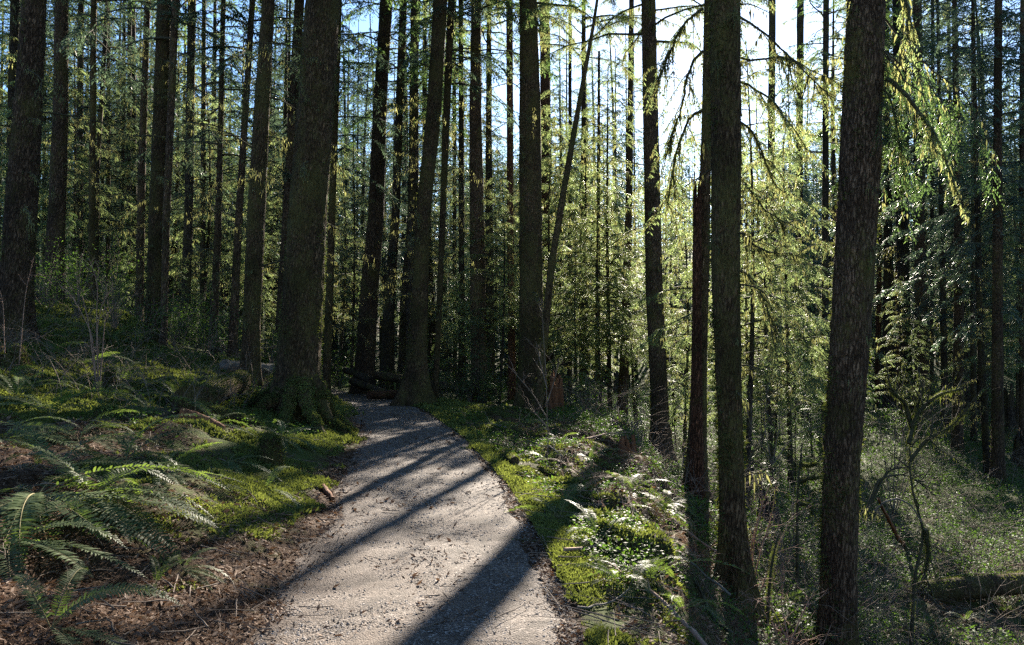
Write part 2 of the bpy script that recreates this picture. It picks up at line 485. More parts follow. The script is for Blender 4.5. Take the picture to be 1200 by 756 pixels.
path = mb.build('path', M['gravel']); tag(path, kind='structure')
a = path.data.attributes.new('verge', 'FLOAT', 'POINT')
dl = (PX - XL[:, None]); dr = (XR[:, None] - PX)
vg = np.clip(1.0 - dl / 0.5 + fbm(PX * 3, PY * 3, 3) * 0.9, 0, 1) * 0.9
a.data.foreach_set('value', np.clip(vg, 0, 1).ravel().astype(np.float32))

# ------------------------------------------------------------------ trees: trunks
def trunk_mesh(mb, ctr, r, seg, dz, z_hi, flare=0.5, hf=0.5, lobes=5, rough=0.05, r_=None):
    """ctr: function z->(x,y) via table, r via table; rings every dz up to z_hi then coarse"""
    zs_t, xs_t, ys_t, rs_t = ctr[:, 2], ctr[:, 0], ctr[:, 1], r
    z0 = zs_t[0]
    zs = np.concatenate([np.arange(z0, z_hi, dz), np.linspace(z_hi, zs_t[-1], 10)])
    n = len(zs)
    px = np.interp(zs, zs_t, xs_t); py = np.interp(zs, zs_t, ys_t); rr = np.interp(zs, zs_t, rs_t)
    k = max(3, int(1.2 / dz)) | 1
    ker = np.hanning(k + 2)[1:-1]; ker /= ker.sum()
    for arr in (px, py):
        arr[:] = np.convolve(np.pad(arr, k // 2, mode='edge'), ker, 'valid')
    th = np.arange(seg) / seg * 2 * np.pi
    h = np.maximum(zs - z0 - 0.25, 0)
    fl = flare * np.exp(-h / hf)
    ph = r_.random() * 6.28
    lob = 0.55 * np.cos(lobes * th + ph) + 0.45 * np.cos((lobes - 2) * th + 2.1 * ph) 
    d = 1 + fl[:, None] * (1 + 0.95 * lob[None])
    g = r_.normal(size=(n, seg))
    kz = max(3, int(0.35 / dz)) | 1
    kk = np.hanning(kz + 2)[1:-1]; kk /= np.sqrt((kk ** 2).sum())
    g = np.apply_along_axis(lambda c: np.convolve(c, kk, 'same'), 0, g)
    g = 0.25 * np.roll(g, 1, 1) + 0.5 * g + 0.25 * np.roll(g, -1, 1)
    big = np.cos(2 * th[None] + 0.5 * zs[:, None]) * 0.03 + np.cos(3 * th[None] - 0.8 * zs[:, None] + 1) * 0.02
    g2 = r_.normal(size=(n, seg)); k2 = max(3, int(0.14 / dz)) | 1
    q2 = np.hanning(k2 + 2)[1:-1]; q2 /= np.sqrt((q2 ** 2).sum())
    g2 = np.apply_along_axis(lambda c: np.convolve(c, q2, 'same'), 0, g2)
    d = d * (1 + big) + rough * (0.75 * g + 0.6 * g2)
    for _ in range(int(1.2 * (z_hi - z0))):
        kz_, kt_ = r_.uniform(z0 + 0.4, z_hi), r_.uniform(0, 6.283); wz, wt = r_.uniform(.04, .12), r_.uniform(.12, .3)
        d = d + r_.uniform(.06, .16) * np.exp(-((zs[:, None] - kz_) / wz) ** 2 - (((th[None] - kt_ + np.pi) % 6.283 - np.pi) / wt) ** 2)
    v, q = tube(np.stack([px, py, zs], 1), rr * (0.92 if seg > 50 else 0.96), seg, d)
    mb.add(v, q, 0, True)
    return v.reshape(n, seg, 3), np.stack([px, py, zs], 1)

def moss_fuzz(mb, rings, ctr, r_, n, size, zmax, mat=0, side=None, zdecay=3.0):
    """short moss strands standing off a trunk, thickest low down"""
    nr, seg = rings.shape[:2]
    z = rings[:, 0, 2]; z0 = z[0]
    hi = np.searchsorted(z, min(zmax, z[-1] - 0.1))
    h = z[:hi] - z0
    w = np.exp(-h / zdecay) + 0.22
    w *= np.gradient(z[:hi])
    ri = r_.choice(hi, size=n, p=w / w.sum()); si = r_.integers(0, seg, n)
    if side is not None:
        p = ring_dir(rings, ctr, ri, si)
        keep = (p @ side) > r_.uniform(-1.1, 1.0, n); ri, si = ri[keep], si[keep]
    p = rings[ri, si] ; c = ctr[ri]
    cl = vnoise(si / seg * 9, z[ri] * 2.3) + 0.4 * vnoise(si / seg * 31, z[ri] * 7)
    cl = cl + 0.22 * np.cos(si / seg * 6.283 + 2.0 * z0)
    kp = cl > 0.06
    p, c, ri = p[kp], c[kp], ri[kp]
    o = nz(p - c); o[:, 2] = 0
    d = nz(o * 0.9 + r_.normal(size=p.shape) * 0.5 + np.array([0, 0, -0.25]))
    s = nz(np.cross(d, rand_unit(r_, len(p))))
    v, q = diamonds(p - o * 0.006 + r_.normal(size=p.shape) * 0.01, d, s, size * r_.uniform(0.5, 1.5, len(p)), size * 0.38 * r_.uniform(0.7, 1.3, len(p)))
    mb.add(v, q, mat)

def ring_dir(rings, ctr, ri, si):
    return nz((rings[ri, si] - ctr[ri]) * np.array([1, 1, 0]))

# ------------------------------------------------------------------ trees: foliage
def branch_curve(r_, L, up, droop, n=8):
    s = np.linspace(0, 1, n)
    e = up - droop * s ** 1.2 + r_.normal() * 0.06
    st = L / (n - 1)
    hx = np.cumsum(np.r_[0, np.cos(e[:-1]) * st]); hz = np.cumsum(np.r_[0, np.sin(e[:-1]) * st])
    wob = np.cumsum(r_.normal(size=n)) * 0.03 * L
    return np.stack([hx, wob - wob[0], hz], 1)

def foliate(mb, axis, r_, sp=0.12, leaf=0.13, lw=0.035, sub=0.5, leafsp=0.05, start=0.18, droop=0.5, mat=1, flat=0.35, keep=1.0):
    """side twigs with needle sprays along a branch axis"""
    L = np.linalg.norm(np.diff(axis, axis=0), axis=1).sum()
    n = max(3, int(L * (1 - start) / sp))
    s = np.sort(r_.uniform(start, 1, n)); n2 = n * 2
    s = np.r_[s, s]; sd = np.r_[np.ones(n), -np.ones(n)]
    if keep < 1:
        k = r_.random(n2) < keep; s, sd = s[k], sd[k]; n2 = len(s)
    idx = s * (len(axis) - 1)
    pos = np.stack([np.interp(idx, np.arange(len(axis)), axis[:, k]) for k in range(3)], 1)
    tan = nz(np.gradient(axis, axis=0)); t = np.stack([np.interp(idx, np.arange(len(axis)), tan[:, k]) for k in range(3)], 1)
    side = nz(np.cross(t, [0, 0, 1.0])) * sd[:, None]
    d0 = nz(t * 0.75 + side * r_.uniform(0.6, 1.2, (n2, 1)) + r_.normal(size=(n2, 3)) * 0.12)
    ln = sub * (0.35 + 0.65 * np.sin(np.clip((s - start) / (1 - start), 0, 1) * 2.6 + 0.35)) * r_.uniform(0.55, 1.15, n2)
    m = max(2, int(sub / leafsp))
    u = (np.arange(m) + 0.5) / m
    # points along each twig, sagging
    pts = pos[:, None] + d0[:, None] * (ln[:, None] * u[None])[..., None]
    pts[..., 2] -= droop * ln[:, None] * u[None] ** 2
    dd = nz(d0[:, None] + np.array([0, 0, -1.0]) * (2 * droop * u[None])[..., None])
    sv = nz(np.cross(dd, [0, 0, 1.0]) + 1e-6)
    c = np.repeat(pts[:, :, None], 2, 2); sg = np.array([1, -1.0])[None, None, :, None]
    ld = nz(dd[:, :, None] * 0.8 + sv[:, :, None] * sg * 0.9 + r_.normal(size=c.shape) * flat * 0.5 + np.array([0, 0, -0.15]))
    up = nz(np.array([0, 0, 1.0]) + r_.normal(size=c.shape) * flat)
    ls = nz(np.cross(ld, up))
    c = c.reshape(-1, 3); ld = ld.reshape(-1, 3); ls = ls.reshape(-1, 3)
    k = len(c)
    v, q = diamonds(c, ld, ls, leaf * r_.uniform(0.6, 1.25, k), lw * r_.uniform(0.7, 1.3, k))
    mb.add(v, q, mat)
    return pos

def hang_moss(mb, axis, r_, n, ln=0.2, w=0.02, mat=2, spread=0.03):
    idx = r_.uniform(0, len(axis) - 1, n)
    pos = np.stack([np.interp(idx, np.arange(len(axis)), axis[:, k]) for k in range(3)], 1) + r_.normal(size=(n, 3)) * spread
    d = nz(np.array([0, 0, -1.0]) + r_.normal(size=(n, 3)) * 0.18)
    s = nz(np.cross(d, rand_unit(r_, n)))
    clump = 0.4 + 1.2 * np.clip(vnoise(idx * 1.7 + r_.random() * 50, idx * 0) + 0.5, 0, 1) ** 2
    v, q = diamonds(pos, d, s, ln * clump * r_.uniform(0.4, 1.4, n), w * r_.uniform(0.6, 1.4, n), 0.3)
    mb.add(v, q, mat)

def place_axis(ax, h, az):
    c, s = math.cos(az), math.sin(az)
    out = ax.copy()
    out[:, 0] = c * ax[:, 0] - s * ax[:, 1]; out[:, 1] = s * ax[:, 0] + c * ax[:, 1]; out[:, 2] += h
    return out

def crown_mesh(name, seed, h0, h1, Rm, nb, up=0.25, droop=1.1, moss=0, shape=0.75, mats=None, wood=3, gap=0.0, **kw):
    r_ = np.random.default_rng(seed); mb = MB()
    for k in range(nb):
        t = (k + r_.random()) / nb
        if r_.random() < gap: continue
        h = h0 + (h1 - h0) * t
        L = max(0.35, Rm * (1 - t) ** shape * r_.uniform(0.55, 1.1)) if shape > 0 else Rm * r_.uniform(0.5, 1.1)
        ax = place_axis(branch_curve(r_, L, up + r_.normal() * 0.12, droop * r_.uniform(0.6, 1.2)), h, k * 2.399 + r_.normal() * 0.3)
        rad = np.linspace(0.008 + 0.009 * L, 0.004, len(ax))
        add_tube(mb, ax, rad, wood, 0, cap=False)
        foliate(mb, ax, r_, **kw)
        if moss: hang_moss(mb, ax, r_, int(moss * L), 0.22, 0.022)
    return mb.mesh(name, mats)

def dead_branch_mesh(name, seed, h0, h1, nb, Lm, moss=10, mats=None):
    """the bare, mossy lower branches that conifers keep below their crown"""
    r_ = np.random.default_rng(seed); mb = MB()
    for k in range(nb):
        h = h0 + (h1 - h0) * (k + r_.random()) / nb
        L = Lm * r_.uniform(0.25, 1.0)
        ax = place_axis(branch_curve(r_, L, 0.15 + r_.normal() * 0.25, 1.0 * r_.uniform(0.3, 1.3), 9), h, r_.random() * 6.28)
        add_tube(mb, ax, np.linspace(0.010 + 0.006 * L, 0.003, 9), 4, 0, cap=False)
        for j in range(int(2 + L * 3)):
            i = r_.integers(2, 8); d = nz(ax[i] - ax[i - 1])
            d = nz(d + r_.normal(size=3) * 0.7 + np.array([0, 0, -0.25])); l2 = L * r_.uniform(0.12, 0.35)
            a2 = ax[i] + d * (np.linspace(0, l2, 4))[:, None]; a2[:, 2] -= np.linspace(0, 1, 4) ** 2 * 0.2 * l2
            add_tube(mb, a2, np.linspace(0.006, 0.002, 4), 3, 0, cap=False)
            if moss: hang_moss(mb, a2, r_, int(moss * l2 * 2), 0.10, 0.014, 1)
        if moss: hang_moss(mb, ax, r_, int(moss * L * 2.5), 0.13, 0.018, 1)
    return mb.mesh(name, mats)

FM = [M['branch'], M['needle'], M['hangmoss']]
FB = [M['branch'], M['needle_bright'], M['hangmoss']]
FF = [M['branch'], M['needle_far'], M['hangmoss']]
mid_kw = dict(sp=0.125, leaf=0.088, lw=0.024, sub=0.60, leafsp=0.05, flat=0.28)
far_kw = dict(sp=0.22, leaf=0.15, lw=0.044, sub=0.72, leafsp=0.095)
near_kw = dict(sp=0.10, leaf=0.075, lw=0.020, sub=0.46, leafsp=0.042)
# tall crowns, high up the boles
TALL = [crown_mesh('crown', 100 + k, 11.5, 31, 4.3, 66, 0.1, 0.9, shape=0.6, mats=FM, gap=0.2, **dict(far_kw, keep=0.85)) for k in range(3)]
# slender background conifers, foliage from lower down
SLIM = [crown_mesh('crown', 120 + k, 4.5 + 1.8 * k, 25, 3.5, 74, 0.15, 1.0, shape=0.45, mats=FF, gap=0.2, **far_kw) for k in range(4)]
# understorey hemlocks clothed near to the ground
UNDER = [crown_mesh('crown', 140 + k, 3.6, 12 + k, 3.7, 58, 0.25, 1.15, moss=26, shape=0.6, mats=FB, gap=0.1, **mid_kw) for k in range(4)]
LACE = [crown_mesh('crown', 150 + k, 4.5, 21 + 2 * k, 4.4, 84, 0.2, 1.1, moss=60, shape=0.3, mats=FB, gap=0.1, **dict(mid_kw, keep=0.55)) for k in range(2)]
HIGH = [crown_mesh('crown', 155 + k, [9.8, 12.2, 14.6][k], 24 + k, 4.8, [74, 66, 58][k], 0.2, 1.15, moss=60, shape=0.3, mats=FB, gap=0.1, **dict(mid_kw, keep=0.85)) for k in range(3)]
YOUNG = [crown_mesh('crown', 160 + k, 0.35, 5.5, 1.5, 44, 0.25, 0.9, moss=0, mats=FM if k else FB, **near_kw) for k in range(2)]
STUB = [dead_branch_mesh('dead_branches', 190 + k, 1.0, 9, 26, 0.55, 16, [M['branch'], M['hangmoss']]) for k in range(2)]
DEAD = [dead_branch_mesh('dead_branches', 180 + k, 2.5, 14, 26, 2.2, 12, [M['branch'], M['hangmoss']]) for k in range(4)]

def tree_trunk(name, pts, D, base_py=None, H=30, bark='bark', flare=0.5, hf=0.5, lobes=5, parent=None, fuzz=0, seed=0, zstart=None):
    """pts: photo pixels (px, py, width) from low to high, at distance D. Returns the Empty and the trunk's axis"""
    r_ = np.random.default_rng(1000 + seed)
    C = np.array([P(a, b, D) for a, b, w in pts]); rad = np.array([0.5 * w * D / F for a, b, w in pts])
    x0 = C[0, 0] if len(C) == 1 else C[0, 0] + (C[0, 0] - C[1, 0]) / max(C[1, 2] - C[0, 2], 1e-3) * max(C[0, 2] - float(terrain(C[0, 0], D)), 0)
    gz = float(terrain(x0, D))
    if C[0, 2] > gz + 0.05:
        C = np.vstack([[x0, D, gz - 0.25], C]); rad = np.r_[rad[0] * 1.03, rad]
    else:
        C[0, 2] = gz - 0.25
    order = np.argsort(C[:, 2]); C, rad = C[order], rad[order]
    top = gz + H
    if top > C[-1, 2]:
        sl = (C[-1] - C[0]) / (C[-1, 2] - C[0, 2])
        dy = r_.normal() * 0.012
        e = C[-1] + sl * (top - C[-1, 2]); e[1] += dy * (top - C[-1, 2])
        C = np.vstack([C, e]); rad = np.r_[rad, 0.03]
    root = empty(name, (C[0, 0], D, gz))
    C = C - np.array([C[0, 0], D, gz])
    near = D < 17
    seg = 84 if near else (32 if D < 34 else 14)
    dz = 0.06 if near else (0.15 if D < 34 else 0.4)
    zhi = min(EYE + 0.47 * D + 1.0 - gz, C[-1, 2] - 0.5)
    mb = MB()
    rings, ctr = trunk_mesh(mb, C, rad, seg, dz, zhi, flare, hf, lobes, 0.028 if near else 0.02, r_)
    mb.build('trunk', M[bark], root)
    if fuzz:
        fm = MB()
        moss_fuzz(fm, rings, ctr, r_, fuzz, 0.042 if near else 0.055, zhi, 0)
        tag(fm.build('bark_moss', M['moss'], root), kind='stuff')
    return root, C, rad

def hang_crown(root, C, mesh, k, sc=1.0, name='crown', rz=None, hs=1.0):
    e = C[-1] - C[0]
    q = Vector((0, 0, 1)).rotation_difference(Vector(e).normalized())
    o = bpy.data.objects.new(name, mesh); COL.objects.link(o); o.parent = root
    rz = (k * 2.1) % 6.28 if rz is None else rz
    o.rotation_euler = (q.to_matrix() @ Matrix.Rotation(rz, 3, 'Z')).to_euler()
    o.scale = (sc, sc, sc * hs)
    if name == 'dead_branches': o['kind'] = 'stuff'
    return o

# name, pts(px,py,w low->high), D, bark, height, flare, fuzz, crown kind, label
T = [
 ('conifer_tree', [(17, 370, 38), (25, 250, 36), (33, 120, 31), (40, 0, 27)], 15, 'bark', 31, .35, 5000, 'T', 'thick furrowed conifer at the far left edge, rising from the fern bank'),
 ('conifer_tree', [(60, 375, 22), (67, 250, 19), (71, 120, 16.5), (72, 0, 15)], 22, 'bark', 30, .4, 3000, 'T', 'brown conifer with sunlit flecks on its bark, second trunk from the left'),
 ('conifer_tree', [(107, 375, 8), (108, 200, 7), (110, 0, 7)], 24, 'bark_mossy', 24, .2, 1500, 'D', 'thin straight mossy trunk behind the tan bare shrub'),
 ('conifer_tree', [(112, 375, 6), (114, 200, 5), (126, 0, 5)], 30, 'bark_far', 24, .1, 0, 'S', 'very slender trunk curving right, close behind the thin straight mossy trunk'),
 ('conifer_tree', [(163, 385, 10), (166, 200, 8.5), (173, 0, 7.5)], 26, 'bark', 28, .2, 0, 'T', 'slim conifer with a pale sunlit upper bole, left of the dark doubled trunk'),
 ('conifer_tree', [(181, 385, 20), (184, 250, 18), (193, 0, 17)], 20, 'bark_mossy', 31, .35, 3000, 'T', 'dark conifer with a thinner grey trunk leaning against its right side'),
 ('conifer_tree', [(192, 390, 8), (195, 250, 8.5), (206, 0, 8.5)], 19.6, 'bark', 27, .2, 0, 'D', 'thin grey trunk leaning along the right side of the dark conifer'),
 ('conifer_tree', [(216, 388, 12), (221, 250, 10), (225, 0, 10)], 27, 'bark_far', 28, .2, 0, 'T', 'dark straight trunk just right of the doubled pair, tufted with green sprays'),
 ('conifer_tree', [(237, 388, 6), (238, 200, 6), (239, 0, 5)], 30, 'bark_far', 25, .1, 0, 'S', 'thin upright trunk standing alone between two thicker mid distance conifers on the left'),
 ('conifer_tree', [(250, 395, 10), (256, 250, 7.5), (259, 125, 6), (262, 0, 5.5)], 23, 'bark', 25, .25, 1200, 'D', 'slim grey brown trunk leaning slightly right above the bank ferns'),
 ('conifer_tree', [(273, 400, 11), (280, 250, 8.5), (288, 125, 7.5), (296, 0, 7)], 21, 'bark', 26, .25, 1200, 'D', 'slender leaning trunk directly left of the stout conifer beside the bright fern'),
 ('conifer_tree', [(294, 412, 21), (300, 250, 21), (307, 125, 18), (315, 0, 15)], 18, 'bark_mossy', 30, .35, 3500, 'T', 'stout olive barked conifer behind the bright fern, left of the largest trunk'),
 ('conifer_tree', [(328, 400, 13), (337, 250, 12), (351, 0, 12)], 24, 'bark', 29, .2, 0, 'T', 'dark trunk half hidden behind the left side of the largest trunk'),
 ('conifer_tree', [(349, 445, 54), (355, 350, 50), (360, 250, 46), (370, 125, 44), (379, 0, 43)], 15, 'bark_mossy', 34, .55, 12000, 'T', 'largest mossy conifer, its buttressed roots gripping the left edge of the path'),
 ('conifer_tree', [(383, 440, 10), (389, 250, 8.5), (398, 0, 6)], 27, 'bark_mossy', 27, .15, 0, 'D', 'thin trunk seen over the path bend, right of the largest trunk'),
 ('conifer_tree', [(428, 430, 24), (432, 350, 22), (441, 250, 19), (445, 125, 17), (453, 0, 16)], 29, 'bark', 31, .35, 3000, 'T', 'straight conifer standing behind the log pile where the path bends'),
 ('conifer_tree', [(453, 430, 15), (456, 350, 14), (464, 250, 10), (468, 125, 10), (473, 0, 9)], 33, 'bark_far', 29, .25, 0, 'T', 'blue grey trunk behind the logs, just right of the straight conifer'),
 ('conifer_tree', [(471, 430, 10), (474, 350, 9), (481, 250, 7), (486, 125, 6), (490, 0, 6)], 35, 'bark_far', 28, .2, 0, 'S', 'narrow blue grey trunk close left of the conifer with the flared base'),
 ('conifer_tree', [(487, 470, 28), (490, 400, 21), (496, 250, 17), (508, 140, 18), (516, 0, 18)], 23, 'bark_mossy', 30, .75, 5000, 'T', 'mossy conifer with a wide flared base at the right edge of the path'),
 ('conifer_tree', [(511, 447, 7), (515, 350, 7), (519, 250, 7), (523, 140, 9), (529, 0, 9)], 24, 'bark_mossy', 26, .15, 0, 'D', 'thin companion trunk close right of the conifer with the flared base'),
 ('conifer_tree', [(562, 460, 20), (560, 350, 19), (559, 250, 17), (557, 125, 15), (558, 0, 12)], 27, 'bark', 30, .3, 3000, 'T', 'upright brown conifer rising behind the right end of the long fallen log'),
 ('conifer_tree', [(600, 455, 10), (599, 350, 8.5), (598, 250, 8), (597, 0, 8.5)], 29, 'bark_red', 28, .2, 0, 'P', 'slim reddish trunk close left of the broad dark conifer'),
 ('conifer_tree', [(622, 483, 33), (622, 400, 29), (622, 250, 27), (621, 125, 26), (619, 0, 22)], 24.5, 'bark_mossy', 32, .5, 5000, 'P', 'broad dark conifer with the red broken stump at its foot'),
 ('conifer_tree', [(640, 450, 12), (639, 125, 12), (638, 0, 12)], 40, 'bark_red', 30, .2, 0, None, 'slim reddish trunk half hidden behind the right side of the broad dark conifer'),
 ('leaning_sapling', [(634, 440, 9.5), (646, 310, 8.5), (671, 165, 7), (697, 20, 4)], 22, 'bark_mossy', 13, .1, 1500, None, 'thin bare sapling leaning right across the sunlit foliage'),
 ('conifer_tree', [(775, 545, 25), (772, 450, 21), (767, 350, 21), (765, 250, 19), (762, 125, 19), (760, 0, 18)], 24, 'bark', 32, .5, 4000, 'P', 'straight conifer standing alone beyond the crest right of the path'),
 ('conifer_tree', [(815, 575, 27), (820, 420, 18), (824, 300, 16), (828, 150, 12), (829, 0, 8)], 13.6, 'bark_mossy', 24, .6, 4000, 'H', 'dark trunk wedged between the red snag and the thick slope conifer'),
 ('conifer_tree', [(862, 725, 36), (858, 600, 30), (855, 480, 31), (850, 330, 35), (851, 150, 37), (850, 0, 36)], 8.6, 'bark_mossy', 28, .8, 14000, 'H', 'thick mossy conifer rooted on the slope, hiding the sun beside it'),
 ('conifer_tree', [(980, 756, 43), (985, 556, 44), (997, 380, 48), (1008, 200, 49), (1015, 0, 45)], 9.2, 'bark', 32, .3, 14000, 'H', 'big rough conifer in the right foreground with its foot below the picture'),
 ('conifer_tree', [(1122, 500, 13), (1124, 350, 11), (1121, 200, 7), (1118, 0, 5)], 30, 'bark', 25, .2, 0, 'S', 'dark conifer beyond the crooked mossy sapling, yellow sprays hanging before it'),
 ('conifer_tree', [(1169, 540, 15), (1169, 380, 12), (1169, 200, 9.5), (1170, 0, 9)], 26, 'bark', 28, .25, 2500, 'D', 'straight dark trunk near the right edge, left of the jagged black snag'),
 ('conifer_tree', [(1141, 490, 7), (1140, 400, 6), (1141, 300, 5.5), (1140, 0, 4)], 32, 'bark_far', 25, .2, 0, 'S', 'thin upright trunk of the crossing pair in the right woodland'),
 ('conifer_tree', [(1157, 540, 9), (1150, 430, 8), (1147, 330, 7), (1140, 0, 4)], 27, 'bark_far', 25, .2, 0, 'D', 'thin leaning trunk of the crossing pair in the right woodland'),
 ('conifer_tree', [(1080, 458, 17), (1079, 350, 14), (1077, 250, 12), (1075, 0, 10)], 38, 'bark', 28, .3, 0, 'T', 'stoutest trunk behind the hanging yellow sprays, on the sunlit rise'),
 ('conifer_tree', [(1092, 450, 5), (1092, 300, 4), (1093, 0, 4)], 40, 'bark_far', 26, .1, 0, 'S', 'hair thin trunk close right of the stoutest trunk on the sunlit rise'),
 ('conifer_tree', [(1037, 445, 6), (1038, 300, 5), (1040, 0, 5)], 42, 'bark_far', 26, .1, 0, 'S', 'thin dark trunk first to the right of the big foreground conifer'),
 ('conifer_tree', [(1028, 445, 7), (1030, 350, 6), (1032, 0, 5)], 45, 'bark_red', 26, .1, 0, 'S', 'warm brown trunk lit by sun, half behind the big foreground conifer'),
 ('conifer_tree', [(1052, 445, 5), (1051, 350, 4.5), (1055, 0, 4)], 45, 'bark_red', 25, .1, 0, 'S', 'slight reddish trunk in the middle of the thin row on the sunlit rise'),
 ('conifer_tree', [(1060, 450, 6), (1062, 350, 5), (1064, 0, 4)], 43, 'bark_far', 25, .1, 0, 'S', 'dark thin trunk close left of the stoutest trunk on the sunlit rise'),
 ('conifer_tree', [(1197, 480, 6), (1197, 250, 5), (1198, 0, 5)], 30, 'bark', 26, .2, 0, 'D', 'thin trunk cut by the right edge of the picture'),
 ('conifer_tree', [(967, 440, 9), (967, 300, 8), (968, 0, 7)], 33, 'bark_far', 28, .2, 0, 'T', 'grey trunk showing just left of the big foreground conifer'),
 ('conifer_tree', [(903, 430, 11), (903, 330, 10), (905, 0, 8)], 36, 'bark_far', 26, .2, 0, None, 'shaded trunk under the feathery boughs, right of the thick slope conifer'),
 ('conifer_tree', [(936, 440, 10), (936, 330, 9), (938, 0, 8)], 38, 'bark_far', 27, .2, 0, None, 'shaded trunk midway between the two foreground conifers on the right'),
 ('conifer_tree', [(730, 465, 13), (733, 380, 10), (738, 200, 8), (740, 0, 6)], 33, 'bark', 26, .3, 0, None, 'dark mossy trunk in the sunny hollow, left of the lone conifer'),
 ('conifer_tree', [(682, 468, 8), (682, 330, 7), (684, 150, 6), (684, 0, 5)], 32, 'bark_far', 25, .2, 0, 'P', 'thin trunk in the sunny hollow, below the pale hanging sprays'),
 ('conifer_tree', [(668, 470, 6), (668, 330, 5), (668, 0, 4)], 34, 'bark_far', 25, .2, 0, None, 'thinnest trunk close right of the red broken stump'),
 ('conifer_tree', [(700, 462, 7), (701, 300, 5), (702, 60, 3)], 30, 'bark_far', 9, .2, 0, 'U', 'young dark hemlock with drooping skirts in the middle of the hollow'),
 ('conifer_tree', [(541, 452, 8), (541, 350, 7), (540, 0, 6)], 32, 'bark_far', 27, .2, 0, 'T', 'shaded trunk close left of the upright brown conifer by the log end'),
 ('conifer_tree', [(533, 440, 6), (533, 350, 5), (532, 0, 5)], 40, 'bark_far', 26, .2, 0, 'S', 'faint thin trunk between the companion trunk and the brown conifer'),
 ('conifer_tree', [(92, 380, 10), (93, 200, 8), (95, 0, 7)], 32, 'bark_far', 27, .2, 0, 'S', 'dim trunk seen between the flecked conifer and the thin straight one'),
 ('conifer_tree', [(51, 380, 5), (52, 200, 4), (52, 0, 4)], 36, 'bark_far', 26, .2, 0, 'S', 'thin far trunk in the gap between the two leftmost conifers'),
 ('conifer_tree', [(10, 370, 12), (14, 150, 11), (18, 0, 11)], 30, 'bark_far', 28, .2, 0, 'T', 'bluish trunk half behind the thick conifer at the left edge'),
 ('conifer_tree', [(126, 385, 5), (127, 200, 5), (127, 0, 4)], 34, 'bark_far', 25, .1, 0, 'S', 'thin upright trunk first to the right of the tan bare shrub'),
 ('conifer_tree', [(150, 388, 6), (151, 200, 5), (152, 0, 5)], 36, 'bark_far', 26, .1, 0, 'S', 'thin dim trunk left of the slim conifer with the pale upper bole'),
]
trees = {}
for k, (nm, pts, D, bark, H, fl, fz, kind, label) in enumerate(T):
    root, C, rad = tree_trunk(nm, pts, D, None, H, bark, fl, 0.45 if D < 20 else 0.6, 5 + k % 3, None, fz, k)
    cat = 'sapling' if nm == 'leaning_sapling' else 'tree'
    tag(root, label, cat)
    trees[label] = (root, C, rad, D)
    if kind == 'S' and 560 < pts[0][0] < 1000: kind = 'D'
    if D < 24.5 and pts[0][2] > 15:
        hang_crown(root, C, STUB[k % 2], k + 1, 1.0, 'dead_branches')
    if kind == 'T':
        hang_crown(root, C, TALL[k % 3], k, 1.0); hang_crown(root, C, DEAD[k % 4], k + 3, 0.9, 'dead_branches')
    elif kind == 'H':
        hang_crown(root, C, TALL[k % 3], k, 1.0)
    elif kind == 'S':
        hang_crown(root, C, SLIM[k % 4], k, 0.95)
    elif kind == 'D':
        hang_crown(root, C, SLIM[k % 4], k, 0.8, hs=1.15); hang_crown(root, C, DEAD[(k + 1) % 4], k, 0.8, 'dead_branches')
    elif kind == 'P':
        need = 0.42 * (D - 4) - root.location[2] + 1.6; hang_crown(root, C, HIGH[0 if need < 10.3 else 1 if need < 11.9 else 2], k, 1.0); hang_crown(root, C, DEAD[k % 4], k + 3, 0.9, 'dead_branches')
    elif kind == 'U':
        hang_crown(root, C, UNDER[k % 4], k, 0.62)

# ------------------------------------------------------------------ the bare low bough tangle and the hanging sprays of two foreground conifers
def px_axis(pts, n=16):
    return resample(np.array([P(a, b, d) for a, b, d in pts]), n)

def bough(label_root, boughs, seed, twig_len=0.55, twigs=10, moss=60, spray=None, rad=0.035, name='bough', wood='branch', sag=0.35):
    root, C, rad0, D = trees[label_root]
    off = np.array(root.location)
    r_ = np.random.default_rng(seed)
    for b in boughs:
        ax = px_axis(b, 22) - off; ax[1:] += np.cumsum(r_.normal(size=(21, 3)) * 0.013, 0)
        mb = MB()
        r = np.linspace(rad, rad * 0.22, len(ax))
        add_tube(mb, ax, r, 7, 0)
        hang_moss(mb, ax, r_, moss, 0.16, 0.020, 2, rad * 0.6)
        L = np.linalg.norm(np.diff(ax, axis=0), axis=1).sum()
        for j in range(twigs):
            i = r_.integers(3, len(ax) - 1); d = nz(ax[i] - ax[i - 1])
            d = nz(d + r_.normal(size=3) * 0.75 + np.array([0, 0, -sag])); l2 = twig_len * r_.uniform(0.5, 1.4)
            t = np.linspace(0, 1, 7)[:, None]
            a2 = ax[i] + d * l2 * t; a2[:, 2] -= (t[:, 0] ** 2) * 0.45 * l2
            a2 += np.cumsum(r_.normal(size=a2.shape), 0) * 0.008
            add_tube(mb, a2, np.linspace(rad * 0.3, 0.003, 7), 4, 0, cap=False)
            hang_moss(mb, a2, r_, int(moss * 0.35), 0.10, 0.014, 2, 0.01)
            if spray: foliate(mb, a2, r_, mat=1, **spray)
        mb.build(name, [M[wood], M['needle' if rad < 0.02 else 'needle_bright'], M['hangmoss']], root)

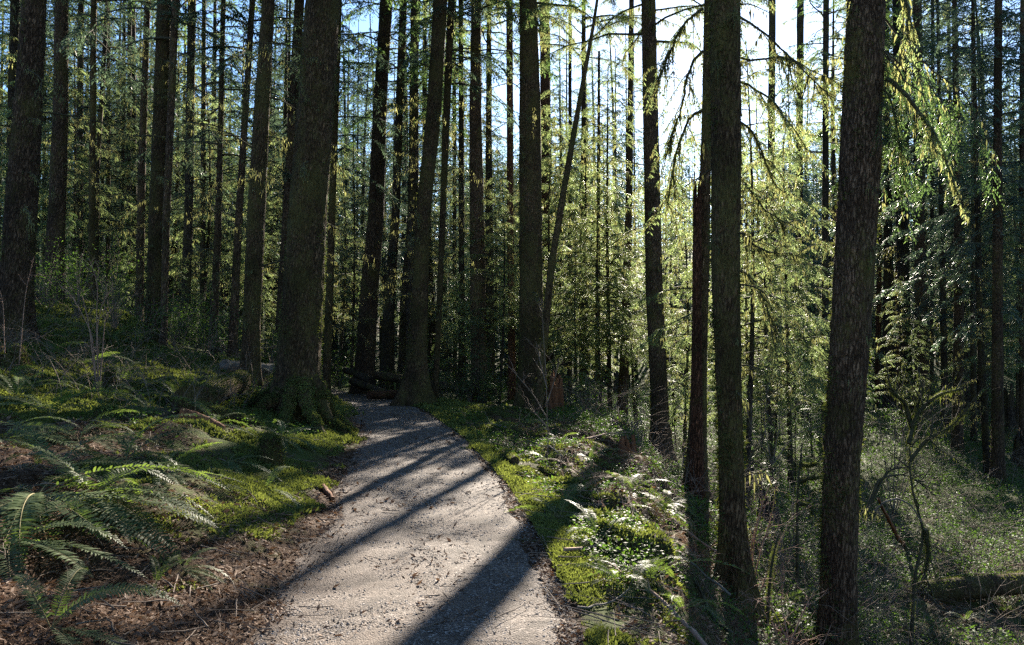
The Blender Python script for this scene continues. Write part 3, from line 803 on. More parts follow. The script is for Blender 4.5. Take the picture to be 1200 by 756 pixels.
SL = 'thick mossy conifer rooted on the slope, hiding the sun beside it'
BG = 'big rough conifer in the right foreground with its foot below the picture'
WD = 'dark trunk wedged between the red snag and the thick slope conifer'
pn = dict(sp=0.09, leaf=0.075, lw=0.018, sub=0.22, leafsp=0.045, droop=0.8, keep=0.5)
ph = dict(sp=0.062, leaf=0.044, lw=0.0105, sub=0.16, leafsp=0.024, droop=0.9, start=0.08, keep=0.62)
bough(WD, [[(826, 12, 13.6), (870, 20, 13.2), (905, 40, 13.0), (940, 75, 12.8), (965, 100, 12.7), (985, 112, 12.6)],
           [(826, 40, 13.6), (870, 68, 13.4), (910, 62, 13.2), (945, 82, 13.0), (975, 100, 13.0)],
           [(828, 90, 13.6), (872, 98, 13.8), (905, 118, 14.0), (935, 150, 14.2), (950, 175, 14.3)],
           [(828, 130, 13.6), (870, 142, 14.0), (893, 175, 14.2), (905, 210, 14.3), (930, 228, 14.4)],
           [(826, 190, 13.6), (872, 205, 13.9), (895, 240, 14.0), (920, 262, 14.0), (945, 255, 14.0)],
           [(824, 250, 13.6), (872, 270, 13.9), (900, 292, 14.0), (930, 290, 14.1), (950, 296, 14.1)],
           [(824, 300, 13.6), (872, 318, 13.6), (890, 350, 13.6), (905, 395, 13.6)],
           [(824, 10, 13.6), (800, 30, 13.9), (785, 65, 14.1), (770, 90, 14.2)],
           [(824, 60, 13.6), (806, 80, 13.9), (795, 130, 14.1), (785, 175, 14.2)],
           [(822, 130, 13.6), (805, 140, 14.0), (790, 175, 14.2), (780, 240, 14.3)]], 31, 0.6, 19, 170, pn, 0.028)
bough(BG, [[(1020, -75, 9.2), (1050, -30, 9.1), (1058, 10, 9.0), (1052, 58, 9.0), (1037, 96, 9.0)],
           [(1038, 92, 9.0), (1060, 104, 8.9), (1080, 128, 8.9), (1100, 150, 8.8), (1118, 190, 8.8), (1126, 230, 8.8)]], 32, 0.35, 6, 120, ph, 0.028, sag=1.0)
bough(BG, [[(1022, 40, 9.2), (1040, 84, 9.0), (1056, 100, 9.0), (1072, 120, 8.9), (1084, 160, 8.9)],
           [(1020, 10, 9.3), (1060, 50, 9.4), (1092, 84, 9.5), (1122, 104, 9.6), (1150, 140, 9.7), (1168, 200, 9.7)],
           [(1024, 90, 9.1), (1042, 120, 9.0), (1052, 160, 9.0), (1058, 200, 9.0)],
           [(1030, 60, 9.6), (1062, 80, 9.8), (1100, 110, 10.0), (1130, 160, 10.1)]], 33, 0.62, 11, 26, ph, 0.014, sag=2.2)

# ------------------------------------------------------------------ snags, stumps and logs
def jagged(name, px, py, D, r0, h, mat, label, cat, seed, spikes=7, taper=0.85, lean=(0, 0), gz=None):
    """a broken stem: a furrowed hollow shell whose top edge is torn into splinters"""
    r_ = np.random.default_rng(seed)
    c = P(px, py, D); z = float(terrain(c[0], D)) if gz is None else gz
    root = empty(name, (c[0], D, z)); seg = 40; n = 26
    th = np.arange(seg) / seg * 6.283
    cut = min(0.55 if mat == 'rot' else 0.38, 0.5 / h); torn = (1 - cut) + cut * np.abs(np.sin(th * spikes / 2 + r_.random() * 6) * np.sin(th * 1.5 + r_.random() * 6)) ** 0.8 + r_.normal(size=seg) * 0.16 * cut
    torn /= torn.max()
    t = np.linspace(0, 1, n)[:, None]
    zz = -0.2 + (h * torn + 0.2)[None] * t
    rr = r0 * (1 + (0.25 if mat == 'rot' else 0.6) * np.exp(-np.maximum(zz, 0) / (0.25 * h + 0.05)) - (1 - taper) * np.maximum(zz, 0) / h)
    g = r_.normal(size=seg) * 0.07; g = g + np.cos(3 * th + 1) * 0.08
    rr = rr * (1 + g[None] + r_.normal(size=(n, seg)) * 0.02)
    v = np.stack([np.cos(th)[None] * rr + lean[0] * np.maximum(zz, 0), np.sin(th)[None] * rr + lean[1] * np.maximum(zz, 0), zz], -1)
    inner = v.copy(); inner[..., :2] = (inner[..., :2] - np.array(lean) * np.maximum(zz, 0)[..., None]) * 0.55 + np.array(lean) * np.maximum(zz, 0)[..., None]
    inner = inner[::-1][:14]
    al = np.concatenate([v, inner]).reshape(-1, 3); m = n + len(inner)
    i = np.arange(m - 1)[:, None] * seg; j = np.arange(seg)[None]; k = (j + 1) % seg
    mb = MB(); mb.add(al, np.stack([i + j, i + k, i + seg + k, i + seg + j], -1).reshape(-1, 4), 0, True)
    mb.build('broken_shell', M[mat], root)
    tag(root, label, cat)
    return root, v

jagged('snag', 812, 180, 13.4, 0.085, 5.6, 'bark_red', 'tall red snag with a splintered top, left of the dark wedged trunk', 'dead tree', 1, 5, 0.75, (0.012, 0))
jagged('snag', 1181, 445, 33, 0.20, 2.3, 'bark_far', 'jagged black snag standing near the right edge', 'dead tree', 2, 5, 0.9)
jagged('stump', 651, 478, 22.8, 0.20, 1.2, 'rot', 'red broken stump crumbling at the foot of the broad dark conifer', 'stump', 3, 8, 0.8)
jagged('stump', 735, 478, 14.2, 0.16, 0.45, 'rot', 'low crumbling stump on the crest, left of the lone conifer', 'stump', 5, 8, 0.8)
jagged('stump', 898, 470, 17, 0.22, 1.0, 'bark_far', 'dark decayed stump under the arching boughs behind the slope conifer', 'stump', 6, 5, 0.7)
g = G(1185, 545); jagged('stump', 1196, 500, g[1], 0.2, 1.3, 'bark_far', 'dark broken stump cut by the right edge, below the black snag', 'stump', 8, 5, 0.8)

def mossy_cover(root, name, v, r_, n, size, zmin=-9):
    v = v.reshape(-1, 3); v = v[v[:, 2] > zmin]
    c = v[r_.integers(0, len(v), n)] + r_.normal(size=(n, 3)) * 0.012
    d = nz(rand_unit(r_, n) + np.array([0, 0, 0.8])); s = nz(np.cross(d, rand_unit(r_, n)))
    a, q = diamonds(c, d, s, size * r_.uniform(0.5, 1.4, n), size * 0.4 * r_.uniform(0.6, 1.3, n))
    mb = MB(); mb.add(a, q); tag(mb.build(name, M['moss'], root), kind='stuff')

g = G(14, 436)
rt, v = jagged('stump', 14, 420, g[1], 0.20, 0.42, 'bark_mossy', 'small mossy stump hung with yellow moss at the left edge', 'stump', 7, 7, 0.8)
mossy_cover(rt, 'moss', v, np.random.default_rng(5), 2600, 0.045)

def log(name, pts, r0, r1, mat, label, cat='log', seed=0, seg=22, moss=0, rough=0.05, droop=None):
    """a fallen stem from world points, sawn or broken ends closed"""
    r_ = np.random.default_rng(seed)
    pts = resample(np.array(pts, float), 40); n = len(pts)
    o = pts[n // 2].copy(); root = empty(name, o)
    g = r_.normal(size=(n, seg)); kk = np.hanning(9); g = np.apply_along_axis(lambda c: np.convolve(c, kk / 2, 'same'), 0, g)
    d = 1 + rough * g + 0.05 * np.cos(2 * np.arange(seg) / seg * 6.28 + 1)[None]
    mb = MB(); add_tube(mb, pts - o, np.linspace(r0, r1, n), seg, 0, d); mb.build('stem', M[mat], root)
    if moss:
        v, _ = tube(pts - o, np.linspace(r0, r1, n), seg, d)
        v = v.reshape(n, seg, 3)
        up = v[:, :, 2] - (pts - o)[:, None, 2] > 0.2 * r0
        vv = v[up]
        mossy_cover(root, 'moss', vv, r_, moss, 0.035)
    tag(root, label, cat)
    return root

def onground(px, py, lift, far=90):
    p = G(px, py, far); return p + np.array([0, 0, lift])

def lay(px0, D0, px1, D1, lift, n=8):
    """points along the ground between two spots given by image column and distance"""
    a = P(px0, 400, D0); b = P(px1, 400, D1)
    t = np.linspace(0, 1, n)[:, None]; p = a + (b - a) * t
    z = terrain(p[:, 0], p[:, 1]); p[:, 2] = 0.5 * z + 0.5 * np.linspace(z[0], z[-1], n) + lift
    return p
log('fallen_log', [P(421, 437, 29.5), P(465, 443, 28.3), P(510, 451, 27.1), P(557, 459, 26)], 0.17, 0.14, 'bark', 'long fallen log behind the flared conifer, ending right of it', seed=1, moss=500)
log('fallen_log', [P(413, 447, 28.4), P(452, 460, 26.4)], 0.13, 0.11, 'bark_far', 'short dark log piled at the path bend', seed=2)
log('fallen_log', [P(432, 463, 25.0), P(474, 462, 25.8)], 0.14, 0.14, 'bark_red', 'short reddish log lying nearest the path at the left foot of the flared conifer', seed=3, moss=200)
log('fallen_log', [P(405, 434, 30), P(418, 438, 28.8), P(436, 447, 28)], 0.12, 0.17, 'bark_far', 'dark root end of a log heaped over the pile at the bend', seed=4)
log('fallen_log', [P(1084, 694, 14.2), P(1140, 689, 14.4), P(1200, 683, 14.6), P(1300, 674, 15.0)], 0.20, 0.18, 'bark_mossy', 'mossy fallen log lying across the hollow at the lower right edge', seed=5, moss=2500)
log('fallen_log', lay(640, 17.2, 712, 14.0, 0.10), 0.09, 0.06, 'bark_mossy', 'thin mossy log running down the crest from the red broken stump', seed=6, moss=500)
log('fallen_branch', lay(632, 11.2, 690, 10.4, 0.05), 0.035, 0.012, 'bark_mossy', 'mossy fallen branch on the right verge beside the fern with silvery fronds', 'branch', 7, 10, 500)
log('fallen_branch', lay(590, 12.6, 604, 11.2, 0.06), 0.065, 0.06, 'bark_mossy', 'stubby mossy log chunk at the right edge of the path', 'branch', 8, 14, 500)
log('nurse_log', lay(222, 12.6, 283, 16.0, 0.16), 0.24, 0.20, 'bark_mossy', 'thick mossy nurse log pointing at the largest conifer', seed=9, moss=4200)
log('fallen_log', lay(205, 11.3, 306, 12.2, 0.12), 0.13, 0.10, 'bark_mossy', 'mossy log lying level under the nurse log on the bank', seed=10, moss=2000)
log('fallen_log', lay(212, 10.6, 262, 10.7, 0.07), 0.10, 0.08, 'rot', 'rotten dark red log below the level mossy log on the bank', seed=11)
log('fallen_log', lay(262, 18.5, 330, 20.0, 0.10), 0.16, 0.12, 'deadwood', 'grey log end lying behind the bright fern', seed=12, moss=300)
log('fallen_log', lay(690, 7.8, 760, 7.2, 0.05), 0.08, 0.06, 'bark_mossy', 'curved mossy log half buried in the right verge', seed=13, moss=1200)
for k, (a, da, b, db, r0, lb) in enumerate([(672, 9.4, 720, 8.6, .055, 'mossy log angled down the right verge, upper of the verge logs'), (655, 13.5, 735, 12.2, .06, 'thin mossy log lying across the sunny right bank below the red stump'),
        (700, 6.9, 742, 6.5, .07, 'stubby mossy log low on the right verge near the bottom edge'), (780, 10.5, 830, 9.6, .08, 'mossy log end beside the foot of the dark wedged trunk'), (600, 16.5, 668, 15.4, .09, 'mossy log lying before the broad dark conifer'), (560, 21.0, 604, 20.4, .08, 'short mossy log on the far right verge near the flared conifer')]):
    log('fallen_log', lay(a, da, b, db, r0 * .6), r0, r0 * .75, 'bark_mossy', lb, seed=200 + k, moss=900, rough=.1)
log('bark_chunk', [onground(376, 570, 0.02), onground(390, 588, 0.03)], 0.035, 0.022, 'rot', 'brown bark chunk lying at the left edge of the path', 'bark', 14, 9, 0, 0.12)

# mossy hump
def hump(px, py, rx, h, label, seed, mat='bark_mossy'):
    r_ = np.random.default_rng(seed); g = G(px, py); root = empty('mossy_stump', g)
    n, seg = 16, 28; t = np.linspace(0, 1, n)[:, None]; th = np.arange(seg)[None] / seg * 6.283
    rr = rx * np.cos(t * 1.5) ** 0.6 * (1 + 0.12 * np.cos(2 * th + seed) + 0.08 * np.cos(3 * th)) 
    v = np.stack([rr * np.cos(th), rr * np.sin(th), (h + 0.1) * np.sin(t * 1.57) * np.ones_like(th) - 0.1], -1)
    mb = MB(); i = np.arange(n - 1)[:, None] * seg; j = np.arange(seg)[None]; k = (j + 1) % seg
    mb.add(v.reshape(-1, 3), np.stack([i + j, i + k, i + seg + k, i + seg + j], -1).reshape(-1, 4), 0, True)
    mb.build('core', M[mat], root); mossy_cover(root, 'moss', v, r_, 1800, 0.04)
    tag(root, label, 'stump')
hump(316, 545, 0.16, 0.32, 'rounded mossy stump under the roots of the largest conifer', 21)
hump(125, 490, 0.2, 0.12, 'low mossy hummock on the shaded bank shelf', 22)
hump(128, 455, 0.10, 0.30, 'little moss clad post stump on the sunny bank shelf', 23)
hump(748, 640, 0.26, 0.10, 'mossy rotten stump on the right verge above the dark hollow', 24)

# buttress roots of the largest conifer, parts of that tree
BGR = 'largest mossy conifer, its buttressed roots gripping the left edge of the path'
root, C, rad0, D = trees[BGR]; off = np.array(root.location); r_ = np.random.default_rng(77)
RT = [([(366, 425, 14.75), (378, 462, 14.6), (398, 492, 14.5), (419, 515, 14.4)], 0.17), ([(342, 440, 14.8), (322, 466, 14.5), (306, 482, 14.3), (288, 500, 14.0)], 0.15),
      ([(356, 440, 14.6), (362, 478, 14.2), (376, 506, 13.8), (392, 528, 13.4)], 0.13), ([(346, 445, 14.6), (338, 480, 14.2), (334, 505, 13.8), (322, 525, 13.4)], 0.12),
      ([(372, 420, 14.9), (388, 455, 15.0), (404, 475, 15.1), (416, 488, 15.2)], 0.12), ([(334, 440, 15.0), (314, 455, 15.0), (298, 462, 15.0), (280, 468, 15.1)], 0.13)]
for pts, ra in RT:
    ax = px_axis(pts, 26); gz = terrain(ax[:, 0], ax[:, 1])
    ax[:, 2] = np.clip(ax[:, 2], gz - 0.03, gz + 0.75); t = np.linspace(0, 1, 26)
    ax[:, 2] = np.minimum(ax[:, 2], gz + 0.75 * (1 - t) ** 1.8 + 0.02 * np.sin(t * 14 + ra * 90))
    ax[:, :2] += np.cumsum(r_.normal(size=(26, 2)) * 0.012, 0); ax = ax - off
    g = r_.normal(size=(26, 14)); g = np.apply_along_axis(lambda c: np.convolve(c, np.hanning(7) / 2, 'same'), 0, g)
    dd = 1 + 0.13 * g; rr = ra * (1 - t) ** 0.8 + 0.022
    mb = MB(); add_tube(mb, ax, rr, 14, 0, dd)
    mb.build('root', M['bark_mossy'], root)
    v, _ = tube(ax, rr, 14, dd); v = v.reshape(26, 14, 3); v = v[v[:, :, 2] > ax[:, None, 2] - 0.01]
    v = v[vnoise(v[:, 0] * 5 + 30, v[:, 1] * 5 + v[:, 2] * 4) > -0.22]
    mossy_cover(root, 'root_moss', v, r_, 2600, 0.042)

# ------------------------------------------------------------------ background conifers: one of each kind, then copies
def simple_trunk(seed, H, r0, mat):
    r_ = np.random.default_rng(seed); mb = MB(); n = 26
    z = np.r_[-0.4, np.linspace(0, H, n - 1)]; t = np.clip(z / H, 0, 1)
    b = r_.normal(size=2) * 0.25
    pts = np.stack([b[0] * np.sin(t * 3), b[1] * np.sin(t * 2.5), z], 1)
    rr = r0 * (1 - 0.85 * t) * (1 + 0.45 * np.exp(-np.maximum(z, 0) / 0.5))
    add_tube(mb, pts, rr, 12, 0, 1 + r_.normal(size=(n, 12)) * 0.03, cap=False)
    return mb.mesh('trunk', [M[mat]])

def copy_tree(src, loc, rz, sc, hs=1.0):
    r = src.copy(); COL.objects.link(r); r.location = [float(k) for k in loc]; r.rotation_euler = (0, 0, rz); r.scale = (sc, sc, sc * hs)
    for ch in src.children:
        c = ch.copy(); COL.objects.link(c); c.parent = r
    return r

def proto(name, trunk, crown, label, cat, group, dead=None):
    r = empty(name); put('trunk', trunk, r); put('crown', crown, r)
    if dead: put('dead_branches', dead, r)
    tag(r, label, cat, group)
    return r

kinds = {
 'slim': [proto('slim_conifer', simple_trunk(k, 26, 0.15 + 0.03 * k, 'bark_far'), SLIM[k], 'slim background conifer with a bare dark bole and thin high foliage', 'tree', 'slim conifers in the background', DEAD[k]) for k in range(4)],
 'tall': [proto('tall_conifer', simple_trunk(10 + k, 31, 0.26 + 0.03 * k, 'bark_far'), TALL[k], 'tall background conifer with a stout bole and its crown high overhead', 'tree', 'tall conifers in the background', DEAD[k]) for k in range(3)],
 'under': [proto('understorey_hemlock', simple_trunk(20 + k, 12 + k, 0.08 + 0.01 * k, 'bark_far'), UNDER[k], 'understorey hemlock with drooping mossy boughs between the trunks', 'tree', 'understorey hemlocks between the trunks') for k in range(4)],
 'lace': [proto('mossy_hemlock', simple_trunk(24 + k, 21.5 + 2 * k, 0.14, 'bark_far'), LACE[k], 'tall lacy hemlock hung with pale moss, glowing in the sun beyond the crest', 'tree', 'lacy hemlocks glowing beyond the crest') for k in range(2)],
 'highest': [proto('mossy_hemlock', simple_trunk(28, 27, 0.2, 'bark_far'), HIGH[2], 'tall bare boled hemlock with pale mossy boughs only high overhead', 'tree', 'bare boled hemlocks with high boughs', DEAD[2])],
 'young': [proto('young_hemlock', simple_trunk(30 + k, 5.6, 0.035, 'bark_far'), YOUNG[k], 'young hemlock with feathery boughs down to the undergrowth', 'tree', 'young hemlocks in the undergrowth') for k in range(2)],
}
used = {k: 0 for k in kinds}
def plant(kind, px, D, sc=1.0, hs=1.0):
    src = kinds[kind][used[kind] % len(kinds[kind])]
    c = P(px, 400, D); loc = (c[0], D, float(terrain(c[0], D)))
    rz = rng.uniform(0, 6.28)
    if used[kind] < len(kinds[kind]):
        src.location = [float(k) for k in loc]; src.rotation_euler = (0, 0, rz); src.scale = (sc, sc, sc * hs)
    else: copy_tree(src, loc, rz, sc, hs)
    used[kind] += 1

LIT = [G(a, b) for a, b in [(100, 440), (50, 470), (180, 450), (30, 425), (250, 430), (70, 560), (170, 560), (120, 530), (40, 650), (150, 700), (230, 580), (330, 590), (260, 480),
                            (400, 650), (450, 600), (500, 540), (640, 540), (690, 600), (700, 680), (560, 490), (740, 560), (600, 480), (1000, 700), (330, 700), (1120, 560), (1080, 490), (1150, 620), (900, 620), (1110, 700), (1020, 470), (100, 610), (60, 690), (200, 640), (20, 600), (130, 600), (210, 530), (1050, 620), (950, 560), (1180, 560), (1130, 500)]]
def shades(x, y, h0, h1, rad):
    """how many of the places that lie in sun would this crown cover?"""
    n = 0
    for g in LIT:
        t = (x - g[0]) * math.sin(SUN_AZ) + (y - g[1]) * math.cos(SUN_AZ)
        if t < 1: continue
        off = abs((x - g[0]) * math.cos(SUN_AZ) - (y - g[1]) * math.sin(SUN_AZ))
        h = g[2] + t * math.tan(SUN_EL)
        if off < rad and h0 < h < h1: n += 1
    return n
def sunlane(px, D):
    return 735 < px < 850
# understorey hemlocks: sunlit ones right of centre, shaded ones left
for px, D, sc in [(585, 27, .8), (575, 34, 1.0), (652, 29, .74), (688, 30, .76), (706, 28, .72), (872, 20, .9), (905, 24, .8), (893, 30, 1.0), (650, 31, 1.05), (676, 26, .85), (700, 36, 1.1), (715, 29, .9), (745, 33, .85), (790, 36, .85), (800, 28, .7), (850, 27, .9),
                  (880, 25, .85), (905, 28, 1.05), (925, 24.5, .8), (945, 33, 1.1), (870, 38, 1.1), (640, 40, 1.2), (540, 38, 1.0), (980, 30, .95), (610, 46, 1.2),
                  (505, 36, .85), (395, 40, .9), (412, 34, .7), (330, 34, .9), (262, 36, 1.0), (232, 30, .8), (205, 38, 1.1), (140, 33, .9), (100, 40, 1.1), (82, 29, .75), (40, 34, .95), (-10, 30, 1.0), (310, 44, 1.2), (180, 46, 1.2),
                  (1055, 34, .75), (1110, 40, .95), (1150, 36, .8), (1190, 34, .95), (1215, 28, .9), (1020, 46, 1.1), (1170, 48, 1.2), (1085, 50, 1.2)]:
    c = P(px, 400, D); z = float(terrain(c[0], D))
    while sc > 0.45 and not (620 < px < 760 and 27.5 < D < 33.5) and not (865 < px < 960 and D < 28) and shades(c[0], D, z, z + 12.5 * sc, 2.2 * sc): sc -= 0.05
    plant('under', px, D, sc)
for px, D, sc in [(632, 40, 1.0), (660, 52, 1.15), (705, 54, 1.1), (690, 56, 1.3), (640, 58, 1.3), (985, 52, 1.1), (570, 52, 1.2), (1060, 46, 1.1), (1120, 50, 1.2)]:
    if px < 760: sc = min(sc, (2.6 + 0.33 * D) / 23)
    plant('lace' if px < 850 else 'highest', px, D, sc)
for px, D, sc in [(575, 33, 1.0)]:
    plant('highest', px, D, sc)
for px, D, sc in [(660, 24, .7), (748, 27, .6), (792, 30, .6), (888, 21, .7), (930, 24, .6), (560, 25, .5), (535, 30, .8), (425, 36, .9), (350, 28, .7), (246, 27, .6), (150, 28, .7), (75, 26, .6),
                  (1075, 34, .9), (1010, 36, .8), (690, 26, .6), (950, 30, .8), (30, 22, .6), (1140, 44, 1.1), (300, 30, .8), (210, 24, .5)]:
    plant('young', px, D, sc)
for px, D, sc in [(645, 66, 1.15), (664, 74, 1.3), (686, 70, 1.2), (708, 76, 1.35), (735, 74, 1.3), (722, 66, 1.1), (655, 82, 1.4), (697, 84, 1.4), (745, 84, 1.35), (802, 75, .65), (780, 66, .6), (818, 60, .55), (866, 84, 1.25), (890, 86, 1.25), (928, 86, 1.3), (955, 90, 1.3), (848, 88, 1.2), (980, 88, 1.3), (408, 80, 1.35), (430, 76, 1.3), (498, 82, 1.35), (470, 66, 1), (448, 60, 1), (400, 64, 1.1), (520, 70, 1), (545, 64, 1)]:
    plant('slim', px, D, sc)
n = 0
while n < 105:
    px = rng.uniform(-130, 1330); D = rng.uniform(32, 74)
    if sunlane(px, D) and D < 52: continue
    if 590 < px < 1010 and rng.random() < 0.65: continue
    kind = 'slim' if rng.random() < 0.72 else 'tall'
    c = P(px, 400, D); z = float(terrain(c[0], D))
    if shades(c[0], D, z + (5 if kind == 'slim' else 11), z + 27, 2.6) and rng.random() < 0.95: continue
    plant(kind, px, D, rng.uniform(0.75, 1.1) * (0.62 if sunlane(px, D) else 1), rng.uniform(0.9, 1.1)); n += 1

# the far wood, one mass, and the wood around and behind the viewer
def wood_mass(name, spots, seed, hscale=(18, 30), nq=900, size=0.5):
    r_ = np.random.default_rng(seed); mb = MB()
    for x, y in spots:
        z = float(terrain(x, y)); H = r_.uniform(*hscale)
        if y > 60: H = min(H * 1.15, 0.41 * (y - 38) - 0.7 * z + r_.uniform(0, 2)) if 560 < 600 + F * x / y < 1000 else H
        hb = H * r_.uniform(0.0, 0.3)
        zz = np.linspace(-0.3, H, 7)
        add_tube(mb, np.stack([np.full(7, x), np.full(7, y), z + zz], 1), np.linspace(r_.uniform(.14, .28), .02, 7), 6, 0, cap=False)
        h = hb + (H - hb) * r_.random(nq) ** 0.9
        Rm = (H * 0.17) * (1 - (h - hb) / (H - hb)) ** 0.7 + 0.2
        az = np.floor(r_.random(nq) * 40) * 2.4 + r_.normal(size=nq) * 0.25
        rr = Rm * np.sqrt(r_.random(nq))
        c = np.stack([x + rr * np.cos(az), y + rr * np.sin(az), z + h - 0.35 * rr], 1)
        d = nz(np.stack([np.cos(az), np.sin(az), -0.35 + r_.normal(size=nq) * 0.35], 1) + r_.normal(size=(nq, 3)) * 0.35)
        s = nz(np.cross(d, nz(np.array([0, 0, 1.0]) + r_.normal(size=(nq, 3)) * 0.5)))
        v, q = diamonds(c, d, s, size * r_.uniform(0.5, 1.4, nq), size * 0.36 * r_.uniform(0.5, 1.3, nq))
        mb.add(v, q, 1)
    o = mb.build(name, [M['bark_far'], M['needle_far']]); tag(o, kind='stuff'); return o
spots = []
while len(spots) < 680:
    px = rng.uniform(-160, 1360); D = rng.uniform(72, 140)
    if sunlane(px, D) and D < 84: continue
    spots.append((P(px, 400, D)[0], D))
wood_mass('far_woodland', spots, 51)
spots = []
while len(spots) < 22:
    a = rng.uniform(0, 6.283); r = rng.uniform(9, 42)
    x, y = r * math.sin(a), r * math.cos(a)
    if y > -4 and abs(x) - 6.5 < 0.70 * max(y, 0): continue
    if y > -2 and abs(x) < 8: continue
    spots.append((x, y))
wood_mass('surrounding_woodland', spots, 52, (20, 32), 420, 0.9)

# ------------------------------------------------------------------ ferns
def frond_mesh(seed, L=0.9, e0=1.1, e1=-0.5, twist=0.0, pairs=40, dead=False):
    r_ = np.random.default_rng(seed); mb = MB()
    n = 22; s = np.linspace(0, 1, n); e = e0 + (e1 - e0) * s ** 0.8
    st = L / (n - 1)
    ax = np.stack([np.cumsum(np.r_[0, np.cos(e[:-1]) * st]), 0.06 * L * np.sin(s * 2 + seed) * s, np.cumsum(np.r_[0, np.sin(e[:-1]) * st])], 1)
    add_tube(mb, ax, np.linspace(0.0042, 0.0012, n), 5, 1)
    u = np.linspace(0.12, 0.995, pairs); idx = u * (n - 1)
    pos = np.stack([np.interp(idx, np.arange(n), ax[:, k]) for k in range(3)], 1)
    tan = nz(np.gradient(ax, axis=0)); t = nz(np.stack([np.interp(idx, np.arange(n), tan[:, k]) for k in range(3)], 1))
    prof = np.minimum(1, 0.55 + (u - 0.12) * 2.2) * (1 - np.clip((u - 0.45) / 0.56, 0, 1) ** 1.7)
    for sg in (1, -1):
        side = nz(np.cross(t, [0, 0, 1.0]) * sg); up = nz(np.cross(side * sg, t)) 
        d = nz(side + t * (0.22 + 0.35 * u[:, None]) + up * (0.22 + r_.normal(size=(pairs, 1)) * 0.10) + r_.normal(size=(pairs, 3)) * 0.06)
        w = nz(t - d * (t * d).sum(1, keepdims=True))
        ln = 0.088 * prof * r_.uniform(0.88, 1.1, pairs) * L / 0.9 + 0.006
        wd = np.minimum(0.0142 * L / 0.9, ln * 0.36)
        # a pinna: base, wide near the base, tapering and sagging to its tip (two quads)
        a = pos; m1 = pos + d * ln[:, None] * 0.3; m2 = pos + d * ln[:, None] * 0.68 - up * ln[:, None] * 0.05; e_ = pos + d * ln[:, None] - up * ln[:, None] * 0.16
        hw = w * wd[:, None] * 0.5
        v = np.stack([a - hw * 0.35, a + hw * 0.5, m1 + hw, m1 - hw, m2 + hw * 0.75, m2 - hw * 0.75, e_ + hw * 0.12, e_ - hw * 0.12], 1).reshape(-1, 3)
        b = (np.arange(pairs) * 8)[:, None]
        q = np.concatenate([b + np.array([[0, 1, 2, 3]]), b + np.array([[3, 2, 4, 5]]), b + np.array([[5, 4, 6, 7]])])
        mb.add(v, q, 0)
    return mb.mesh('frond', [M['litter'] if dead else M['fern'], M['stem']])
FROND = [frond_mesh(1, .9, 1.15, -0.75), frond_mesh(2, .95, 0.95, -0.55), frond_mesh(3, .85, 0.75, -0.35), frond_mesh(4, .8, 1.25, -0.2), frond_mesh(5, .95, 0.5, -0.95), frond_mesh(6, .7, 0.9, -1.1)]
FLOW = [frond_mesh(11, .95, 0.25, -0.75), frond_mesh(12, .9, 0.1, -0.55), frond_mesh(13, .9, 0.35, -0.9)]
FDEAD = [frond_mesh(21, .7, 0.2, -1.3, pairs=26, dead=True), frond_mesh(22, .6, -0.2, -1.0, pairs=24, dead=True)]

def fern(px, py, sc, nfr, label, group=None, az=None, low=(), dead=2, seed=0, g=None):
    """az: list of headings (degrees, 0 = right in the picture, 90 = away) or None for a full rosette"""
    r_ = np.random.default_rng(9000 + seed)
    g = G(px, py) if g is None else g
    root = empty('sword_fern', g); root.rotation_euler = (0, 0, 0)
    hd = [k * 360 / nfr + r_.normal() * 14 for k in range(nfr)] if az is None else az
    for k, a in enumerate(hd):
        s = sc * r_.uniform(0.78, 1.08)
        put('frond', FROND[r_.integers(0, 6)], root, (0, 0, 0.01), (r_.normal() * 0.25, r_.normal() * 0.16, R(a)), (s, s, s))
    for a in low:
        s = sc * r_.uniform(0.92, 1.08)
        put('frond', FLOW[r_.integers(0, 3)], root, (0, 0, 0.02), (r_.normal() * 0.15, r_.normal() * 0.08, R(a)), (s, s, s))
    for k in range(dead):
        s = sc * r_.uniform(0.7, 1.0)
        put('dead_frond', FDEAD[k % 2], root, (0, 0, 0.03), (r_.normal() * 0.3, 0, r_.random() * 6.28), (s, s, s))
    tag(root, label, 'fern', group)
    return root
fern(44, 585, 1.28, 0, 'sword fern nearest the viewer, two long fronds hanging toward the lower left corner', az=[150, 100, 60, 20], low=[-74, -58, -95, -20, 8, -45, -66], seed=1)
fern(108, 585, 1.05, 0, 'big sword fern on the left bank, its silvery fronds sweeping right', az=[80, 120, 160, 40, 200, 60, 100, 20], low=[-12, -30, 5, -50, 20], dead=4, seed=2)
fern(148, 545, 1.0, 0, 'arching sword fern behind the big one, fronds fanned over bare brown soil', az=[70, 30, 10, 110, 150, -10], low=[-25, -40, -8, -55, -15], dead=3, seed=3)
fern(2, 520, 1.1, 0, 'drooping sword fern cut by the left edge, halfway up the bank', az=[60, 20, 100, 0], low=[-30, -60, -10], dead=2, seed=4)
fern(268, 545, 0.72, 0, 'single drooping sword fern below the rotten red log', az=[30, 90], low=[-60, -75, 0, -110], dead=1, seed=5)
fern(330, 515, 0.72, 0, 'dark sword fern at the roots of the largest conifer', az=[60, 170, 120, 90, 30], low=[-15, -50, -70, 10, 170, -30], dead=0, seed=6)
fern(312, 578, 0.6, 0, 'little sword fern on the moss with one frond arching toward the path', az=[70], low=[-30, -15, -150], dead=0, seed=7)
fern(182, 690, 0.42, 0, 'tiny sword fern alone on the brown needle litter', az=[80, 130, 40], low=[-120, -80], dead=1, seed=8)
fern(214, 675, 0.42, 0, 'small sword fern beside the tiny one, one frond pointing to the path', az=[60, 110], low=[-25, -40, 10], dead=2, seed=9)
